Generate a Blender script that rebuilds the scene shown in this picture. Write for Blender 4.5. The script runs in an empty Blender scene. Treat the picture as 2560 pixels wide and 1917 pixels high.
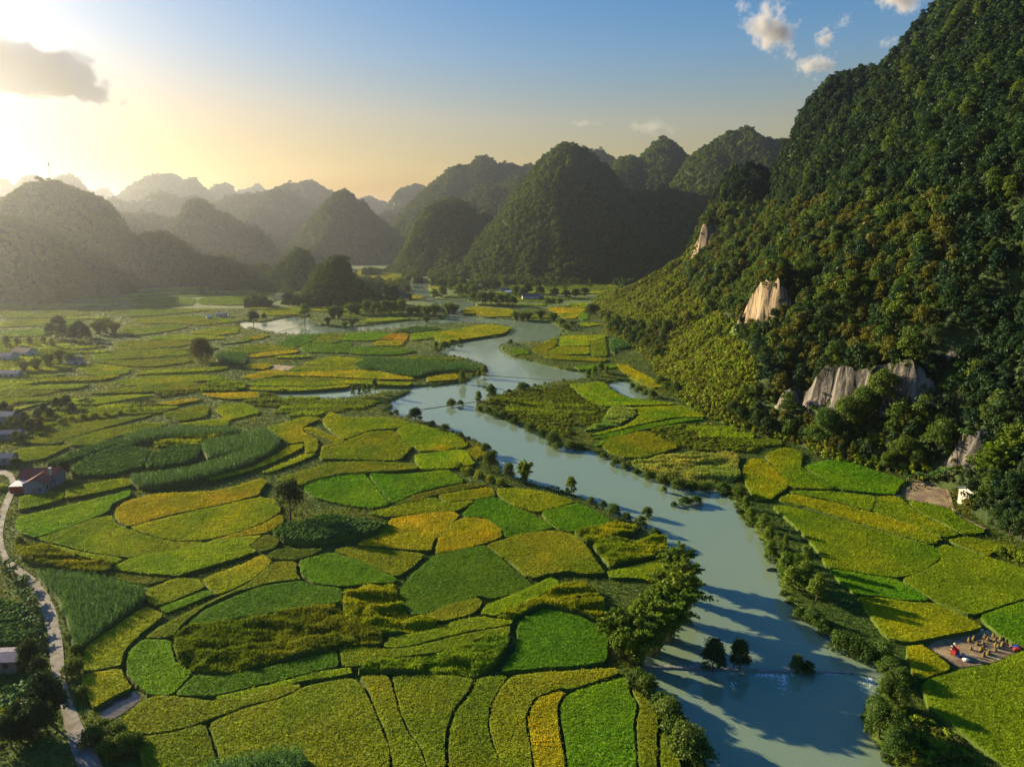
import bpy, bmesh, math, random
import numpy as np
from mathutils import Vector, Matrix, Euler
from mathutils.geometry import delaunay_2d_cdt
R = math.radians
random.seed(7); rng = np.random.default_rng(7)
scene = bpy.context.scene
C = scene.collection

# ------------------------------------------------------------------ camera
CAM_H = 80.0; FPX = 1775.0; HOR = 590.0
PITCH = math.atan((958.5-HOR)/FPX)
cam = bpy.data.cameras.new('camera'); camo = bpy.data.objects.new('camera', cam); C.objects.link(camo)
camo.location = (0, 0, CAM_H); camo.rotation_euler = (math.pi/2-PITCH, 0, 0)
cam.sensor_width = 36; cam.lens = 36*FPX/2560; cam.clip_start = .5; cam.clip_end = 60000
scene.camera = camo

# ------------------------------------------------------------------ sun, sky, exposure
SUN_AZ = 56.0; SUN_EL = 16.0            # degrees left of the view axis / above the horizon
sv = Vector((-math.sin(R(SUN_AZ))*math.cos(R(SUN_EL)), math.cos(R(SUN_AZ))*math.cos(R(SUN_EL)), math.sin(R(SUN_EL))))
sun = bpy.data.lights.new('sun', 'SUN'); suno = bpy.data.objects.new('sun', sun); C.objects.link(suno)
sun.energy = 5.0; sun.angle = R(.55); sun.color = (1, .80, .49)
suno.rotation_euler = (-sv).to_track_quat('-Z', 'Y').to_euler(); suno.location = (-400, 300, 300)
world = bpy.data.worlds.new('World'); scene.world = world; world.use_nodes = True
wt = world.node_tree; wt.nodes.clear()
wo = wt.nodes.new('ShaderNodeOutputWorld'); bg = wt.nodes.new('ShaderNodeBackground')
sky = wt.nodes.new('ShaderNodeTexSky'); sky.sky_type = 'NISHITA'; sky.sun_disc = False
sky.sun_elevation = R(SUN_EL); sky.sun_rotation = R(-SUN_AZ); sky.altitude = 300
sky.air_density = 1.3; sky.dust_density = 1.2; sky.ozone_density = 2.0
bg.inputs['Strength'].default_value = .10
hs = wt.nodes.new('ShaderNodeHueSaturation'); hs.inputs['Saturation'].default_value = 2.5; gmw = wt.nodes.new('ShaderNodeGamma'); gmw.inputs['Gamma'].default_value = .47
wt.links.new(sky.outputs[0], gmw.inputs['Color']); wt.links.new(gmw.outputs[0], hs.inputs['Color'])
tcw = wt.nodes.new('ShaderNodeTexCoord'); sxw = wt.nodes.new('ShaderNodeSeparateXYZ'); rpw = wt.nodes.new('ShaderNodeValToRGB'); mlw = wt.nodes.new('ShaderNodeMixRGB')   # dusty warm air low down, clear blue above
mlw.blend_type = 'MULTIPLY'; mlw.inputs[0].default_value = 1; el = rpw.color_ramp.elements
el[0].position = 0; el[0].color = (1.0, .58, .17, 1); el[1].position = .34; el[1].color = (.36, .66, 1.0, 1)
for ps, cl in ((.08, (1.0, .65, .30, 1)), (.15, (1.0, .71, .56, 1)), (.225, (.72, .74, .88, 1))): e2 = el.new(ps); e2.color = cl
wt.links.new(tcw.outputs['Generated'], sxw.inputs[0]); wt.links.new(sxw.outputs['Z'], rpw.inputs[0]); wt.links.new(hs.outputs[0], mlw.inputs[1]); wt.links.new(rpw.outputs[0], mlw.inputs[2])
wt.links.new(mlw.outputs[0], bg.inputs['Color']); wt.links.new(bg.outputs[0], wo.inputs['Surface'])
vs = scene.view_settings; vs.view_transform = 'Standard'; vs.look = 'None'; vs.exposure = 1.65; vs.gamma = 1
vs.use_curve_mapping = False
cy = scene.cycles
cy.max_bounces = 6; cy.diffuse_bounces = 2; cy.glossy_bounces = 2; cy.transmission_bounces = 4
cy.transparent_max_bounces = 8; cy.volume_bounces = 0; cy.use_denoising = True
cy.caustics_reflective = False; cy.caustics_refractive = False

# ------------------------------------------------------------------ helpers
SP, CP = math.sin(PITCH), math.cos(PITCH)
def ray(u, v):
    x = (u-1280)/FPX; y = (958.5-v)/FPX
    return np.array((x, y*SP+CP, y*CP-SP))
def gp(u, v, z=0.0):                      # point of the plane z seen at photo pixel (u, v)
    d = ray(u, v); t = (z-CAM_H)/d[2]; return np.array((d[0]*t, d[1]*t, z))
def dp(u, v, Y):                          # point at depth Y seen at photo pixel
    d = ray(u, v); t = Y/d[1]; return np.array((d[0]*t, Y, CAM_H+d[2]*t))
def proj(P):                              # world -> photo pixel (only used to decide where things grow)
    P = np.asarray(P, float); q = P-np.array((0, 0, CAM_H))
    w = q[:, 1]*CP-q[:, 2]*SP; yy = q[:, 1]*SP+q[:, 2]*CP
    w = np.where(w < .1, .1, w)
    return np.stack((1280+FPX*q[:, 0]/w, 958.5-FPX*yy/w), 1)
CROP = dict(A=(0,1300), B=(600,1300), C=(1200,1300), D=(1760,1300), E=(0,900), F=(600,900), G=(1200,900), H=(1760,900),
            I=(0,600), J=(600,600), K=(1200,600), P=(0,300), Q=(600,300), S=(1200,250), T=(1760,0), L=(1760,500))
def px(c, x, y):
    if c == 'X': return x, y
    o = CROP[c]; return o[0]+x/2.76, o[1]+y/2.76
def parse(s): 
    a = [float(t) for t in s.replace(',', ' ').split()]
    return [(a[i], a[i+1]) for i in range(0, len(a), 2)]
def ptsw(c, s, z=0.0):
    return np.array([gp(*px(c, x, y), z)[:2] for x, y in parse(s)])
def inpoly(P, poly):
    x, y = P[:, 0], P[:, 1]; ins = np.zeros(len(P), bool); n = len(poly); j = n-1
    for i in range(n):
        xi, yi = poly[i]; xj, yj = poly[j]
        if yi != yj:
            c = ((yi > y) != (yj > y)) & (x < (xj-xi)*(y-yi)/(yj-yi)+xi); ins ^= c
        j = i
    return ins
def distpoly(P, poly, closed=True):
    d = np.full(len(P), 1e18); n = len(poly)
    for i in range(n if closed else n-1):
        a = poly[i]; b = poly[(i+1) % n]; ab = b-a; L = ab@ab+1e-9
        t = np.clip(((P-a)@ab)/L, 0, 1); q = P-a-t[:, None]*ab; d = np.minimum(d, (q*q).sum(1))
    return np.sqrt(d)
def chaikin(p, k=2, r=.22, closed=True):
    p = np.asarray(p, float)
    for _ in range(k):
        q = np.roll(p, -1, 0); out = np.empty((2*len(p), p.shape[1]))
        out[0::2] = p*(1-r)+q*r; out[1::2] = p*r+q*(1-r)
        p = out if closed else np.vstack((p[:1], out[:-2], p[-1:]))
    return p
_perm = np.random.default_rng(3).integers(0, 1 << 30, 65536)
def vnoise(x, y, seed=0):
    xi = np.floor(x).astype(np.int64); yi = np.floor(y).astype(np.int64); fx = x-xi; fy = y-yi
    fx = fx*fx*(3-2*fx); fy = fy*fy*(3-2*fy)
    def h(a, b): return (_perm[(a*73856093 ^ b*19349663 ^ (seed*83492791)) & 65535] & 0xffff)/32767.5-1
    return (h(xi, yi)*(1-fx)+h(xi+1, yi)*fx)*(1-fy)+(h(xi, yi+1)*(1-fx)+h(xi+1, yi+1)*fx)*fy
def fbm(x, y, o=4, seed=0, g=.5):
    s = 0; a = 1; t = 0
    for i in range(o): s = s+a*vnoise(x*2**i+17.3*i, y*2**i-9.1*i, seed+i); t += a; a *= g
    return s/t
def tag(o, label=None, cat=None, group=None, kind=None):
    if label: o['label'] = label
    if cat: o['category'] = cat
    if group: o['group'] = group
    if kind: o['kind'] = kind
    return o
def empty(name, loc=(0, 0, 0), rz=0):
    o = bpy.data.objects.new(name, None); C.objects.link(o); o.location = loc; o.rotation_euler = (0, 0, rz); o.empty_display_size = .3
    return o
def mk_mesh(name, V, F, mat=None, smooth=False):
    me = bpy.data.meshes.new(name); V = np.asarray(V, dtype=np.float32)
    if isinstance(F, np.ndarray):
        n, k = F.shape; me.vertices.add(len(V)); me.vertices.foreach_set('co', V.ravel())
        me.loops.add(n*k); me.loops.foreach_set('vertex_index', F.astype(np.int32).ravel())
        me.polygons.add(n); me.polygons.foreach_set('loop_start', np.arange(0, n*k, k, dtype=np.int32))
        me.update(calc_edges=True)
    else:
        me.from_pydata([tuple(map(float, v)) for v in V], [], [tuple(map(int, f)) for f in F]); me.update()
    if smooth: me.polygons.foreach_set('use_smooth', np.ones(len(me.polygons), bool))
    if mat: me.materials.append(mat)
    return me
def ob(name, me, parent=None, loc=None):
    o = bpy.data.objects.new(name, me); C.objects.link(o)
    if parent: o.parent = parent
    if loc is not None: o.location = loc
    return o
class MB:                                  # mesh builder: boxes, tubes, prisms
    def __init__(s): s.v = []; s.f = []
    def add(s, V, F):
        b = len(s.v); s.v += [tuple(map(float, p)) for p in V]; s.f += [tuple(b+i for i in f) for f in F]; return s
    def box(s, x0, x1, y0, y1, z0, z1):
        return s.add([(x0,y0,z0),(x1,y0,z0),(x1,y1,z0),(x0,y1,z0),(x0,y0,z1),(x1,y0,z1),(x1,y1,z1),(x0,y1,z1)],
                     [(3,2,1,0),(4,5,6,7),(0,1,5,4),(1,2,6,5),(2,3,7,6),(3,0,4,7)])
    def tube(s, P, rad, n=6):
        P = [Vector(p) for p in P]; rings = []
        V = []; F = []
        for i, p in enumerate(P):
            t = (P[min(i+1, len(P)-1)]-P[max(i-1, 0)]).normalized()
            a = t.cross(Vector((0, 0, 1)) if abs(t.z) < .9 else Vector((1, 0, 0))).normalized(); b = t.cross(a)
            r = rad[i] if hasattr(rad, '__len__') else rad
            for k in range(n):
                w = 2*math.pi*k/n; V.append(p+a*math.cos(w)*r+b*math.sin(w)*r)
        for i in range(len(P)-1):
            for k in range(n): F.append((i*n+k, i*n+(k+1) % n, (i+1)*n+(k+1) % n, (i+1)*n+k))
        F.append(tuple(range(n-1, -1, -1))); F.append(tuple(range((len(P)-1)*n, len(P)*n)))
        return s.add(V, F)
    def lathe(s, prof, n=10, c=(0, 0)):
        V = []; F = []
        for r, z in prof:
            for k in range(n): w = 2*math.pi*k/n; V.append((c[0]+r*math.cos(w), c[1]+r*math.sin(w), z))
        for i in range(len(prof)-1):
            for k in range(n): F.append((i*n+k, i*n+(k+1) % n, (i+1)*n+(k+1) % n, (i+1)*n+k))
        F.append(tuple(range(n-1, -1, -1))); F.append(tuple(range((len(prof)-1)*n, len(prof)*n)))
        return s.add(V, F)
    def mesh(s, name, mat, smooth=False): return mk_mesh(name, s.v, s.f, mat, smooth)
    def build(s, name, mat, parent=None, smooth=False): return ob(name, s.mesh(name, mat, smooth), parent)

# ------------------------------------------------------------------ materials
def newmat(name):
    m = bpy.data.materials.new(name); m.use_nodes = True; nt = m.node_tree; nt.nodes.clear()
    return m, nt, nt.nodes.new, nt.links.new
def leafmat(name, col, col2=None, transl=.35, source='object', gloss=.06, vary=.35):
    """foliage: diffuse + translucent, colour varied from plant to plant"""
    m, nt, N, L = newmat(name); out = N('ShaderNodeOutputMaterial')
    if source == 'instancer':
        at = N('ShaderNodeAttribute'); at.attribute_type = 'INSTANCER'; at.attribute_name = 'tint'; csock = at.outputs['Color']
    else:
        oi = N('ShaderNodeObjectInfo'); rp = N('ShaderNodeMixRGB'); rp.inputs[1].default_value = (*col, 1); rp.inputs[2].default_value = (*(col2 or col), 1)
        L(oi.outputs['Random'], rp.inputs[0]); csock = rp.outputs[0]
    geo = N('ShaderNodeNewGeometry'); mr = N('ShaderNodeMapRange'); mr.inputs[3].default_value = 1-vary; mr.inputs[4].default_value = 1+vary
    L(geo.outputs['Random Per Island'], mr.inputs[0])
    mu = N('ShaderNodeVectorMath'); mu.operation = 'SCALE'; L(csock, mu.inputs[0]); L(mr.outputs[0], mu.inputs['Scale'])
    d = N('ShaderNodeBsdfDiffuse'); t = N('ShaderNodeBsdfTranslucent'); mx = N('ShaderNodeMixShader'); mx.inputs[0].default_value = transl
    L(mu.outputs[0], d.inputs[0]); 
    tt = N('ShaderNodeMixRGB'); tt.blend_type = 'MULTIPLY'; tt.inputs[0].default_value = 1; tt.inputs[2].default_value = (1.35, 1.15, .5, 1)
    L(mu.outputs[0], tt.inputs[1]); L(tt.outputs[0], t.inputs[0])
    L(d.outputs[0], mx.inputs[1]); L(t.outputs[0], mx.inputs[2])
    g = N('ShaderNodeBsdfGlossy'); g.inputs['Roughness'].default_value = .45; g.inputs[0].default_value = (.8, .8, .8, 1)
    m2 = N('ShaderNodeMixShader'); m2.inputs[0].default_value = gloss*.15; L(mx.outputs[0], m2.inputs[1]); L(g.outputs[0], m2.inputs[2])
    L(m2.outputs[0], out.inputs[0]); return m
def pmat(name, col, rough=.8, col2=None, scale=1.0, detail=6, bump=0.0, bscale=None, objcol=False, spec=.25, col3=None, scale2=None, stretch=None):
    """principled with noise-mixed colours (object-space metres) and bump"""
    m, nt, N, L = newmat(name); out = N('ShaderNodeOutputMaterial'); b = N('ShaderNodeBsdfPrincipled')
    b.inputs['Roughness'].default_value = rough; b.inputs['Specular IOR Level'].default_value = spec
    geo = N('ShaderNodeNewGeometry'); no = N('ShaderNodeTexNoise'); no.inputs['Scale'].default_value = scale; no.inputs['Detail'].default_value = detail
    no.inputs['Roughness'].default_value = .65; pos = geo.outputs['Position']
    if stretch: mpp = N('ShaderNodeMapping'); mpp.inputs['Scale'].default_value = (1, 1, stretch); L(pos, mpp.inputs[0]); pos = mpp.outputs[0]
    L(pos, no.inputs['Vector'])
    mx = N('ShaderNodeMixRGB'); cr = N('ShaderNodeMapRange'); cr.inputs[1].default_value = .35; cr.inputs[2].default_value = .65; L(no.outputs['Fac'], cr.inputs[0]); L(cr.outputs[0], mx.inputs[0])
    if objcol:
        oi = N('ShaderNodeObjectInfo'); a = N('ShaderNodeVectorMath'); a.operation = 'SCALE'; a.inputs['Scale'].default_value = .72
        c = N('ShaderNodeVectorMath'); c.operation = 'SCALE'; c.inputs['Scale'].default_value = 1.25
        L(oi.outputs['Color'], a.inputs[0]); L(oi.outputs['Color'], c.inputs[0]); L(a.outputs[0], mx.inputs[1]); L(c.outputs[0], mx.inputs[2])
    else:
        mx.inputs[1].default_value = (*col, 1); mx.inputs[2].default_value = (*(col2 or col), 1)
    cs = mx.outputs[0]
    if col3:
        n2 = N('ShaderNodeTexNoise'); n2.inputs['Scale'].default_value = scale2; n2.inputs['Detail'].default_value = 4; L(pos, n2.inputs['Vector'])
        c2 = N('ShaderNodeMapRange'); c2.inputs[1].default_value = .45; c2.inputs[2].default_value = .62; L(n2.outputs['Fac'], c2.inputs[0])
        m3 = N('ShaderNodeMixRGB'); L(c2.outputs[0], m3.inputs[0]); L(cs, m3.inputs[1]); m3.inputs[2].default_value = (*col3, 1); cs = m3.outputs[0]
    L(cs, b.inputs['Base Color'])
    if bump:
        nb = N('ShaderNodeTexNoise'); nb.inputs['Scale'].default_value = bscale or scale*3; nb.inputs['Detail'].default_value = 5; L(geo.outputs['Position'], nb.inputs['Vector'])
        bp = N('ShaderNodeBump'); bp.inputs['Distance'].default_value = bump; bp.inputs['Strength'].default_value = 1; L(nb.outputs['Fac'], bp.inputs['Height']); L(bp.outputs[0], b.inputs['Normal'])
    L(b.outputs[0], out.inputs[0]); return m
M = {}
M['ground'] = pmat('rough_grass_ground', (.035, .075, .008), .95, (.070, .120, .012), .35, 8, .35, 1.1, col3=(.085, .13, .016), scale2=.06)
M['rice_top'] = pmat('rice_canopy', (0, 0, 0), .9, scale=.5, bump=.35, bscale=1.6, objcol=True, spec=.1)
M['bund'] = pmat('bund_side', (.040, .075, .008), .95, (.075, .115, .014), .9, 6, .1)
M['tuft'] = leafmat('rice_blades', (1, 1, 1), transl=.40, source='instancer', gloss=.05)
M['hill'] = pmat('forest_floor', (.020, .036, .010), .95, (.042, .066, .014), .08, 6, 1.2, .25)
M['hillgrass'] = pmat('grassy_slope', (.07, .095, .018), .95, (.12, .14, .02), .12, 6, .8, .5)
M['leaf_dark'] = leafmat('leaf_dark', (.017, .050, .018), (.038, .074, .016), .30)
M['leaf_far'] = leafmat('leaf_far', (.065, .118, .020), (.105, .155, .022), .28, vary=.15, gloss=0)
M['leaf_shaded'] = leafmat('leaf_shaded', (.010, .036, .019), (.028, .060, .018), .22)  # shade of the upper great slope put into the leaf colour
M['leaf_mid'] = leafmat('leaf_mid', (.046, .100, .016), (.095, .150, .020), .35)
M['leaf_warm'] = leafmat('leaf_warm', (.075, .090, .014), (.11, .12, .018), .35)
M['leaf_lime'] = leafmat('leaf_lime', (.13, .21, .010), (.21, .26, .014), .35)
M['leaf_bamboo'] = leafmat('leaf_bamboo', (.085, .165, .018), (.135, .200, .022), .40)
M['leaf_corn'] = leafmat('leaf_corn', (.070, .175, .042), (.105, .230, .046), .40, gloss=.08)
M['leaf_banana'] = leafmat('leaf_banana', (.06, .14, .03), (.09, .18, .035), .38, gloss=.05)
M['bark'] = pmat('bark', (.06, .045, .032), .9, (.13, .10, .075), 2.5, 6, .05)
M['culm'] = pmat('bamboo_culm', (.12, .14, .04), .6, (.20, .19, .07), 1.5)
M['soil'] = pmat('harvested_soil', (.13, .085, .055), .95, (.23, .165, .105), .6, 8, .12, 2.2, col3=(.30, .24, .13), scale2=.25)
M['mud'] = pmat('wet_mud', (.045, .035, .03), .25, (.11, .085, .07), .7, 6, .05, 2.5, spec=.5)
M['rock'] = pmat('limestone', (.085, .082, .078), .95, (.22, .20, .175), .40, 9, .5, 1.0, col3=(.035, .034, .032), scale2=.42, stretch=.13)  # grey darkened to stand in for shade on the cliffs
M['rock_lit_tan'] = pmat('lit_tan_limestone', (.15, .115, .075), .95, (.36, .27, .165), .40, 9, .5, 1.0, col3=(.075, .068, .055), scale2=.42, stretch=.13)  # brighter copy, sunlight on the tan rock put into its colour
M['road'] = pmat('concrete_track', (.17, .16, .14), .9, (.27, .25, .215), .5, 8, .02, 5, col3=(.14, .125, .09), scale2=.35)
M['straw'] = pmat('straw', (.12, .088, .03), .95, (.19, .14, .05), 6, 4, .05, 12)
M['concrete'] = pmat('weir_concrete', (.16, .155, .14), .85, (.28, .27, .24), .8, 6, .03)
M['plaster'] = pmat('whitewash', (.40, .40, .38), .85, (.52, .51, .48), .6, 6, .01)
M['plaster_blue'] = pmat('pale_blue_wall', (.12, .17, .21), .85, (.18, .235, .28), .6, 6, .01)
M['tile'] = pmat('red_roof', (.20, .045, .035), .8, (.32, .08, .055), 1.2, 6, .03, 6)
M['tin'] = pmat('grey_sheet_roof', (.09, .12, .16), .85, (.14, .17, .21), .8, 5, .02, spec=.15)
M['tin_violet'] = pmat('violet_sheet_roof', (.11, .105, .16), .85, (.16, .15, .21), .8, 5, .02, spec=.15)
M['tin_white'] = pmat('white_canopy', (.62, .62, .60), .6, (.74, .73, .70), .6)
M['brown_roof'] = pmat('brown_roof', (.13, .09, .075), .85, (.20, .15, .12), 1.2)
M['window'] = pmat('window_glass', (.03, .04, .05), .15, spec=.6)
M['wood'] = pmat('weathered_wood', (.16, .12, .085), .9, (.25, .20, .15), 2)
M['steel'] = pmat('galvanised_steel', (.25, .25, .25), .5, spec=.5)
M['red'] = pmat('red_paint', (.30, .03, .02), .6)
M['blue'] = pmat('blue_tarp', (.05, .12, .40), .5)
M['cloth_white'] = pmat('white_cloth', (.6, .6, .58), .9)
M['cloth_dark'] = pmat('dark_cloth', (.05, .05, .08), .9)
M['skin'] = pmat('skin', (.30, .17, .11), .6)
M['hat'] = pmat('palm_hat', (.50, .42, .25), .8)
def watermat():
    m, nt, N, L = newmat('river_water'); out = N('ShaderNodeOutputMaterial'); b = N('ShaderNodeBsdfPrincipled')
    geo = N('ShaderNodeNewGeometry'); n = N('ShaderNodeTexNoise'); n.inputs['Scale'].default_value = .02; n.inputs['Detail'].default_value = 4; L(geo.outputs['Position'], n.inputs['Vector'])
    mx = N('ShaderNodeMixRGB'); mx.inputs[1].default_value = (.140, .215, .145, 1); mx.inputs[2].default_value = (.185, .245, .160, 1); L(n.outputs['Fac'], mx.inputs[0]); L(mx.outputs[0], b.inputs['Base Color'])
    rr = N('ShaderNodeTexNoise'); rr.inputs['Scale'].default_value = .05; rr.inputs['Detail'].default_value = 3; mpr = N('ShaderNodeMapping'); mpr.inputs['Scale'].default_value = (1.6, .45, 1); L(geo.outputs['Position'], mpr.inputs[0]); L(mpr.outputs[0], rr.inputs['Vector']); rm = N('ShaderNodeMapRange'); rm.inputs[1].default_value = .4; rm.inputs[2].default_value = .65; rm.inputs[3].default_value = .02; rm.inputs[4].default_value = .16; L(rr.outputs['Fac'], rm.inputs[0]); L(rm.outputs[0], b.inputs['Roughness']); b.inputs['IOR'].default_value = 1.42
    w = N('ShaderNodeTexNoise'); w.inputs['Scale'].default_value = .55; w.inputs['Detail'].default_value = 5; w.inputs['Roughness'].default_value = .6
    mp = N('ShaderNodeMapping'); mp.inputs['Scale'].default_value = (1, .6, 1); L(geo.outputs['Position'], mp.inputs[0]); L(mp.outputs[0], w.inputs['Vector'])
    bp = N('ShaderNodeBump'); bp.inputs['Distance'].default_value = .05; bp.inputs['Strength'].default_value = .5; L(w.outputs['Fac'], bp.inputs['Height']); L(bp.outputs[0], b.inputs['Normal'])
    L(b.outputs[0], out.inputs[0]); return m
M['water'] = watermat()
def slopemat():
    m = M['hill'].copy(); m.name = 'slope_floor'; nt = m.node_tree; b = next(n for n in nt.nodes if n.type == 'BSDF_PRINCIPLED'); src = b.inputs['Base Color'].links[0].from_socket
    a = nt.nodes.new('ShaderNodeAttribute'); a.attribute_name = 'grass'; mx = nt.nodes.new('ShaderNodeMixRGB'); nt.links.new(a.outputs['Fac'], mx.inputs[0]); nt.links.new(src, mx.inputs[1]); mx.inputs[2].default_value = (.075, .12, .010, 1); nt.links.new(mx.outputs[0], b.inputs['Base Color']); return m
M['slope'] = slopemat()
def foammat():
    m, nt, N, L = newmat('foam'); out = N('ShaderNodeOutputMaterial'); b = N('ShaderNodeBsdfPrincipled'); b.inputs['Base Color'].default_value = (.5, .56, .58, 1); b.inputs['Roughness'].default_value = .6
    L(b.outputs[0], out.inputs[0]); return m
M['foam'] = foammat()

# ------------------------------------------------------------------ plant shapes (meshes shared by many copies)
def leaves(P, Nn, size, asp=1.6, r=None, droop=0.0):
    """one leaf-sized diamond per point, facing roughly along Nn"""
    r = r or rng; n = len(P); P = np.asarray(P); Nn = Nn+r.normal(0, .55, (n, 3)); Nn /= np.linalg.norm(Nn, axis=1)[:, None]+1e-9
    a = np.cross(Nn, r.normal(0, 1, (n, 3))); a[:, 2] -= droop; a -= (a*Nn).sum(1)[:, None]*Nn; a /= np.linalg.norm(a, axis=1)[:, None]+1e-9
    b = np.cross(Nn, a); s = (size*r.uniform(.6, 1.35, n))[:, None]
    V = np.empty((n, 4, 3)); V[:, 0] = P-a*s*asp*.5; V[:, 1] = P+b*s*.5; V[:, 2] = P+a*s*asp*.5-Nn*s*.12; V[:, 3] = P-b*s*.5
    return V.reshape(-1, 3), np.arange(4*n).reshape(n, 4)
def crown_mesh(name, mat, W, H, nblob, nleaf, lsize, seed, zlow=0.0, up=.35):
    r = np.random.default_rng(seed); P = []; Nn = []
    cs = []
    for i in range(nblob):
        t = (i+.5)/nblob; ang = i*2.399+r.uniform(-.4, .4); rr = W*.5*math.sqrt(t)*.72
        zz = zlow+(H-zlow)*(.20+.66*(1-t)**.8*r.uniform(.75, 1.12)+.10*r.uniform(-1, 1)); br = W*r.uniform(.17, .27)*(1.15-.35*t)
        cs.append((rr*math.cos(ang), rr*math.sin(ang), min(zz, H-br*.8), br))
    wts = np.array([c[3]**2 for c in cs]); cnt = np.maximum(6, (nleaf*wts/wts.sum()).astype(int))
    for (x, y, z, br), k in zip(cs, cnt):
        d = r.normal(0, 1, (k, 3)); d[:, 2] = np.where(d[:, 2] < -.5, -d[:, 2], d[:, 2]); d /= np.linalg.norm(d, axis=1)[:, None]
        rad = br*np.clip(r.normal(.88, .16, k), .3, 1.2)*(1+.22*np.sin(d[:, 0]*5+seed)*np.cos(d[:, 1]*6))
        p = d*rad[:, None]*np.array((1, 1, .82))+np.array((x, y, z)); P.append(p); q = d.copy(); q[:, 2] += up; Nn.append(q)
    P = np.vstack(P); Nn = np.vstack(Nn)
    V, F = leaves(P, Nn, lsize, r=r); return mk_mesh(name, V, F, mat), cs
def trunk_mesh(name, cs, H, rad, seed, mat):
    m = MB(); r = random.Random(seed); zt = max(c[2] for c in cs)*.85
    m.tube([(0, 0, -.4), (r.uniform(-.1, .1), r.uniform(-.1, .1), zt*.35), (r.uniform(-.25, .25), r.uniform(-.25, .25), zt*.7), (r.uniform(-.3, .3), r.uniform(-.3, .3), zt)], [rad*1.25, rad*.9, rad*.6, rad*.2], 7)
    for x, y, z, br in cs[::max(1, len(cs)//7)]:
        z0 = z*r.uniform(.35, .55); m.tube([(0, 0, z0), (x*.55, y*.55, z0+(z-z0)*.5), (x*.9, y*.9, z*.96)], [rad*.5, rad*.32, rad*.1], 5)
    return m.mesh(name, mat)
def bamboo_mesh(H, W, nculm, seed, lsize=.30):
    r = np.random.default_rng(seed); cm = MB(); P = []; Nn = []
    for i in range(nculm):
        ang = i*2.399; k = math.sqrt((i+.5)/nculm); b = np.array((math.cos(ang), math.sin(ang)))*k*W*.13; ln = H*r.uniform(.72, 1.05); out = W*.5*k*r.uniform(.6, 1.1); az = ang+r.uniform(-.5, .5)
        o = np.array((math.cos(az), math.sin(az))); path = []
        for t in np.linspace(0, 1, 7):
            hz = ln*(t-.30*t**3.2*(.5+k)); path.append((b[0]+o[0]*out*t**2.1, b[1]+o[1]*out*t**2.1, hz))
        cm.tube([(path[0][0], path[0][1], -.3)]+path[1:], [.07]*3+[.05, .04, .03, .012], 4)
        path = np.array(path); n = int(170*r.uniform(.8, 1.2)); t = r.beta(2.2, 1.5, n)*.88+.12
        q = np.stack([np.interp(t, np.linspace(0, 1, 7), path[:, c]) for c in range(3)], 1)
        sp = r.normal(0, 1, (n, 3))*(.25+.75*np.sin(np.pi*np.clip(t, 0, 1)))[:, None]*W*.042; sp[:, 2] *= .7
        P.append(q+sp); nn = sp/ (np.linalg.norm(sp, axis=1)[:, None]+1e-6); nn[:, 2] += .4; Nn.append(nn)
    V, F = leaves(np.vstack(P), np.vstack(Nn), lsize, 2.6, r, droop=.5)
    return cm.mesh('culms', M['culm']), mk_mesh('foliage', V, F, M['leaf_bamboo'])
def banana_mesh(seed, H=4.0):
    r = random.Random(seed); st = MB(); V = []; F = []
    for s in range(3):
        bx, by = r.uniform(-.9, .9), r.uniform(-.9, .9); hs = H*.5*r.uniform(.75, 1.1); st.tube([(bx, by, -.2), (bx, by, hs*.6), (bx, by, hs)], [.16, .13, .08], 6)
        for k in range(8):
            a = k*2.399+r.uniform(-.3, .3); L = H*.55*r.uniform(.7, 1.1); up = r.uniform(.5, 1.25); o = (math.cos(a), math.sin(a)); sd = (-o[1], o[0])
            base = len(V); n = 6
            for i in range(n+1):
                t = i/n; d = L*(t*.92-.12*t*t); z = hs+L*up*(t*.85-.95*t*t*(.6+.3*r.random())); w = .34*math.sin(math.pi*(.08+.88*t))
                for q, zz in ((-1, -.08), (0, .04), (1, -.08)): V.append((bx+o[0]*d+sd[0]*w*q, by+o[1]*d+sd[1]*w*q, z+zz))
            for i in range(n):
                for q in range(2): F.append((base+i*3+q, base+i*3+q+1, base+i*3+q+4, base+i*3+q+3))
    return st.mesh('stem', M['culm']), mk_mesh('leaves', V, F, M['leaf_banana'])
def blades(name, mat, n, h, spread, w, seed, lean=.5):
    r = np.random.default_rng(seed); V = []; F = []
    for i in range(n):
        a = r.uniform(0, 6.283); o = np.array((math.cos(a), math.sin(a), 0)); sd = np.array((-o[1], o[0], 0)); b = np.append(r.uniform(-spread, spread, 2), -.1)
        hh = h*r.uniform(.7, 1.2); ln = lean*r.uniform(.3, 1.3)*h; k = len(V); ww = w*r.uniform(.7, 1.2)
        V += [b-sd*ww*.5, b+sd*ww*.5, b+o*ln*.35+sd*ww*.5+(0, 0, hh*.65), b+o*ln*.35-sd*ww*.5+(0, 0, hh*.65), b+o*ln+(0, 0, hh*.95)]
        F += [(k, k+1, k+2, k+3), (k+3, k+2, k+4)]
    return mk_mesh(name, V, F, mat)
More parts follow.
